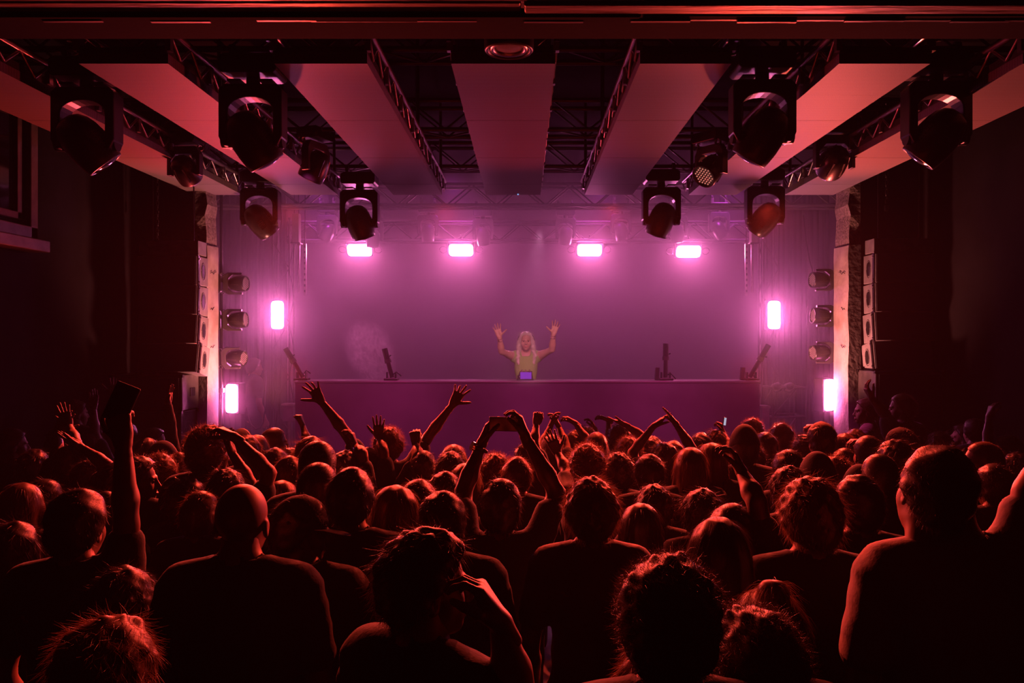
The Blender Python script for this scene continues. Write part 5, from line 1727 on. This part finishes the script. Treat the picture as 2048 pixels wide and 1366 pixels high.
person('dark low hat above the head right of the orange tousled hair', (1.834, 4.353, 0.0), 1.563, hair='beanie', capcol='cap_black', hscale=1.023)
person('large smooth head left of the big leaning man', (1.678, 3.761, 0.0), 1.76, hair='buzz', skin='skin_tan', hseed=2, hscale=0.920)
person('dark wide-haired head left above the big leaning man', (2.119, 4.557, 0.0), 1.709, hair='messy', hseed=3, hscale=0.943)
person('bright orange curls between two smooth dark heads on the right', (2.562, 5.616, 0.0), 1.503, hair='curly', hcol='hair_light', hseed=2, hscale=1.061)
person('person in a black cap with the brim to the left, right rows', (2.922, 6.2, 0.0), 1.579, hair='cap', head=(70, 0, 0), capcol='cap_black', hscale=1.101)
person('orange tousled head just above the big leaning man', (3.36, 6.462, 0.0), 1.511, hair='messy', hcol='hair_brown', hseed=4, hscale=1.140)
person('man in a pink striped shirt facing left beside the right pillar', (3.177, 7.4, 0.0), 1.745, hair='short', yaw=1.082, head=(16, 0, 0), hcol='hair_brown', top='tee', tcol='c_stripe', hseed=2, eyes=True, hscale=0.923)
person('tall man in a dark shirt at right pointing up to the left', (3.274, 6.9, 0.0), 1.817, hair='short', yaw=0.524, head=(35, 0, 0), hcol='hair_brown', tcol='c_dark', hseed=1, eyes=True, hscale=0.920, arms=(dict(side=-1,elbow=(3.082, 6.812, 1.649),wrist=(2.963, 6.812, 1.789),tip=(2.908, 6.812, 1.887),pose='relaxed',palm=(1, 0, 0)),))
person('person with fair cropped hair facing left at far right', (2.69, 4.682, 0.0), 1.681, hair='buzz', head=(65, 0, 0), hcol='hair_light', hseed=2, eyes=True, hscale=1.049)
person('person with the face tipped up to the left above the leaning man', (3.932, 7.173, 0.0), 1.49, hair='messy', head=(72, 14, 0), hseed=1, eyes=True, hscale=1.140)
person('person at far right with both forearms up, facing left', (3.808, 6.3, 0.0), 1.508, hair='short', head=(70, 0, 0), hseed=3, eyes=True, hscale=1.140, arms=(dict(side=-1,elbow=(3.71, 6.403, 1.472),wrist=(3.747, 6.446, 1.675),tip=(3.771, 6.446, 1.756),pose='relaxed',palm=(1, 0, 0)),))
person('shadowed head far back on the right beside raised forearms', (3.89, 6.9, 0.0), 1.596, hair='short', hseed=4)
person('shadowed person at the right edge', (3.458, 5.6, 0.0), 1.472, hair='messy', hseed=2, hscale=1.097)
person('shadowed person right behind the big leaning man', (2.598, 4.413, 0.0), 1.583, hair='short', hseed=1, hscale=1.086)

# ------------------------------------------------------------------ the performer and the stage hand
performer = person('blonde performer in a lime green top behind the booth, both arms raised', (0.025, 9.9, 0.72), 1.655, yaw=PI,
    hair='wavy', hcol='hair_blonde', hseed=3, top='tank', tcol='c_lime', female=True, eyes=True, headfine=True, head=(0, 6, 0), build=0.84, finehair=True, arms=(
    dict(side=1, elbow=(-0.273, 9.72, 2.142), wrist=(-0.295, 9.62, 2.318), tip=(-0.324, 9.6, 2.432), pose='spread', palm=(0, -1, 0)),
    dict(side=-1, elbow=(0.34, 9.72, 2.166), wrist=(0.355, 9.62, 2.354), tip=(0.384, 9.6, 2.474), pose='spread', palm=(0, -1, 0))))
person('stage hand barely visible in the haze behind the low left strobe', (-3.719, 11.0, 0.35), 1.67, yaw=-0.9, hair='short', hcol='hair_brown', hseed=2, tcol='c_dark')
for ch in list(performer.children):
    if ch.name.startswith('hair'): ch['label'] = 'long wavy silver blonde hair'
hp = MB().tube([(0.0 + 0.105 * math.cos(t), 0.01, 1.63 + 0.125 * math.sin(t)) for t in [0.1 + 0.2 * i for i in range(16)]], 0.009, 6)
hp.build('headphones', M['fixture'], performer)
for w, e, side in (((-0.295, 9.62, 2.318), (-0.273, 9.72, 2.142), 1), ((0.355, 9.62, 2.354), (0.34, 9.72, 2.166), -1)):
    W, E = Vector(w), Vector(e)
    d = (E - W).normalized()
    for q in (0.02, 0.045):
        c = W + d * q
        Mx = d.to_track_quat('Z', 'Y').to_matrix()
        b = MB().tube([c + Mx @ Vector((0.033 * math.cos(2 * PI * i / 14), 0.033 * math.sin(2 * PI * i / 14), 0)) for i in range(15)], 0.004, 5)
        o = b.build('bracelet', M['shine'])
        o.parent = performer
        bpy.context.view_layer.update()
        o.matrix_parent_inverse = performer.matrix_world.inverted()
        o['label'] = 'shiny bracelet'


# ------------------------------------------------------------------ phones and a watch
def phone(loc, w, h, label, rot, lit=False):
    r = empty('phone', loc)
    r.rotation_euler = rot
    tag(r, label, 'phone')
    MB().box((0, 0, 0), (w, 0.011, h)).build('case', M['phone'], r, bevel=0.004)
    MB().box((0, -0.0062, 0), (w - 0.008, 0.0012, h - 0.008)).build('screen', M['screen' if lit else 'lens'], r)
    for i in range(2):
        MB().cyl((w / 2 - 0.016, 0.006, h / 2 - 0.018 - 0.018 * i), (w / 2 - 0.016, 0.0085, h / 2 - 0.018 - 0.018 * i), 0.006, n=10).build('camera_lens', M['fixture'], r)
    return r


phone((-0.084, 3.645, 1.91), 0.150, 0.066, 'black phone held sideways in both hands at the centre', (0, 0.02, 0))
phone((-1.41, 2.8, 2.074), 0.082, 0.140, 'big dark phone held up at the left, tilted to the right', (0.1, 0.42, 0.25))
phone((1.697, 6.77, 1.598), 0.032, 0.072, 'small lit phone held up near the right end of the booth', (0, 0.16, 0.5), True)

# watch on the raised left wrist of the person filming
W, E = Vector((-0.193, 3.684, 1.819)), Vector((-0.274, 3.628, 1.608))
d = (E - W).normalized()
c = W + d * 0.03
Mx = d.to_track_quat('Z', 'Y').to_matrix()
w_ = MB().tube([c + Mx @ Vector((0.033 * math.cos(2 * PI * i / 16), 0.033 * math.sin(2 * PI * i / 16), 0)) for i in range(17)], 0.008, 8).build('watch', M['strap'])
ou = (Vector((-1, -0.5, 0)) - d * Vector((-1, -0.5, 0)).dot(d)).normalized()
wd = MB().cyl(c + ou * 0.030, c + ou * 0.044, 0.021, n=18).build('dial', M['shine'])
bpy.context.view_layer.update()
for q in (w_, wd):
    q.parent = filmer
    q.matrix_parent_inverse = filmer.matrix_world.inverted()
bpy.context.view_layer.update()
wd.parent = w_
wd.matrix_parent_inverse = w_.matrix_world.inverted()
w_['label'] = 'dark wristwatch with a round shiny dial'
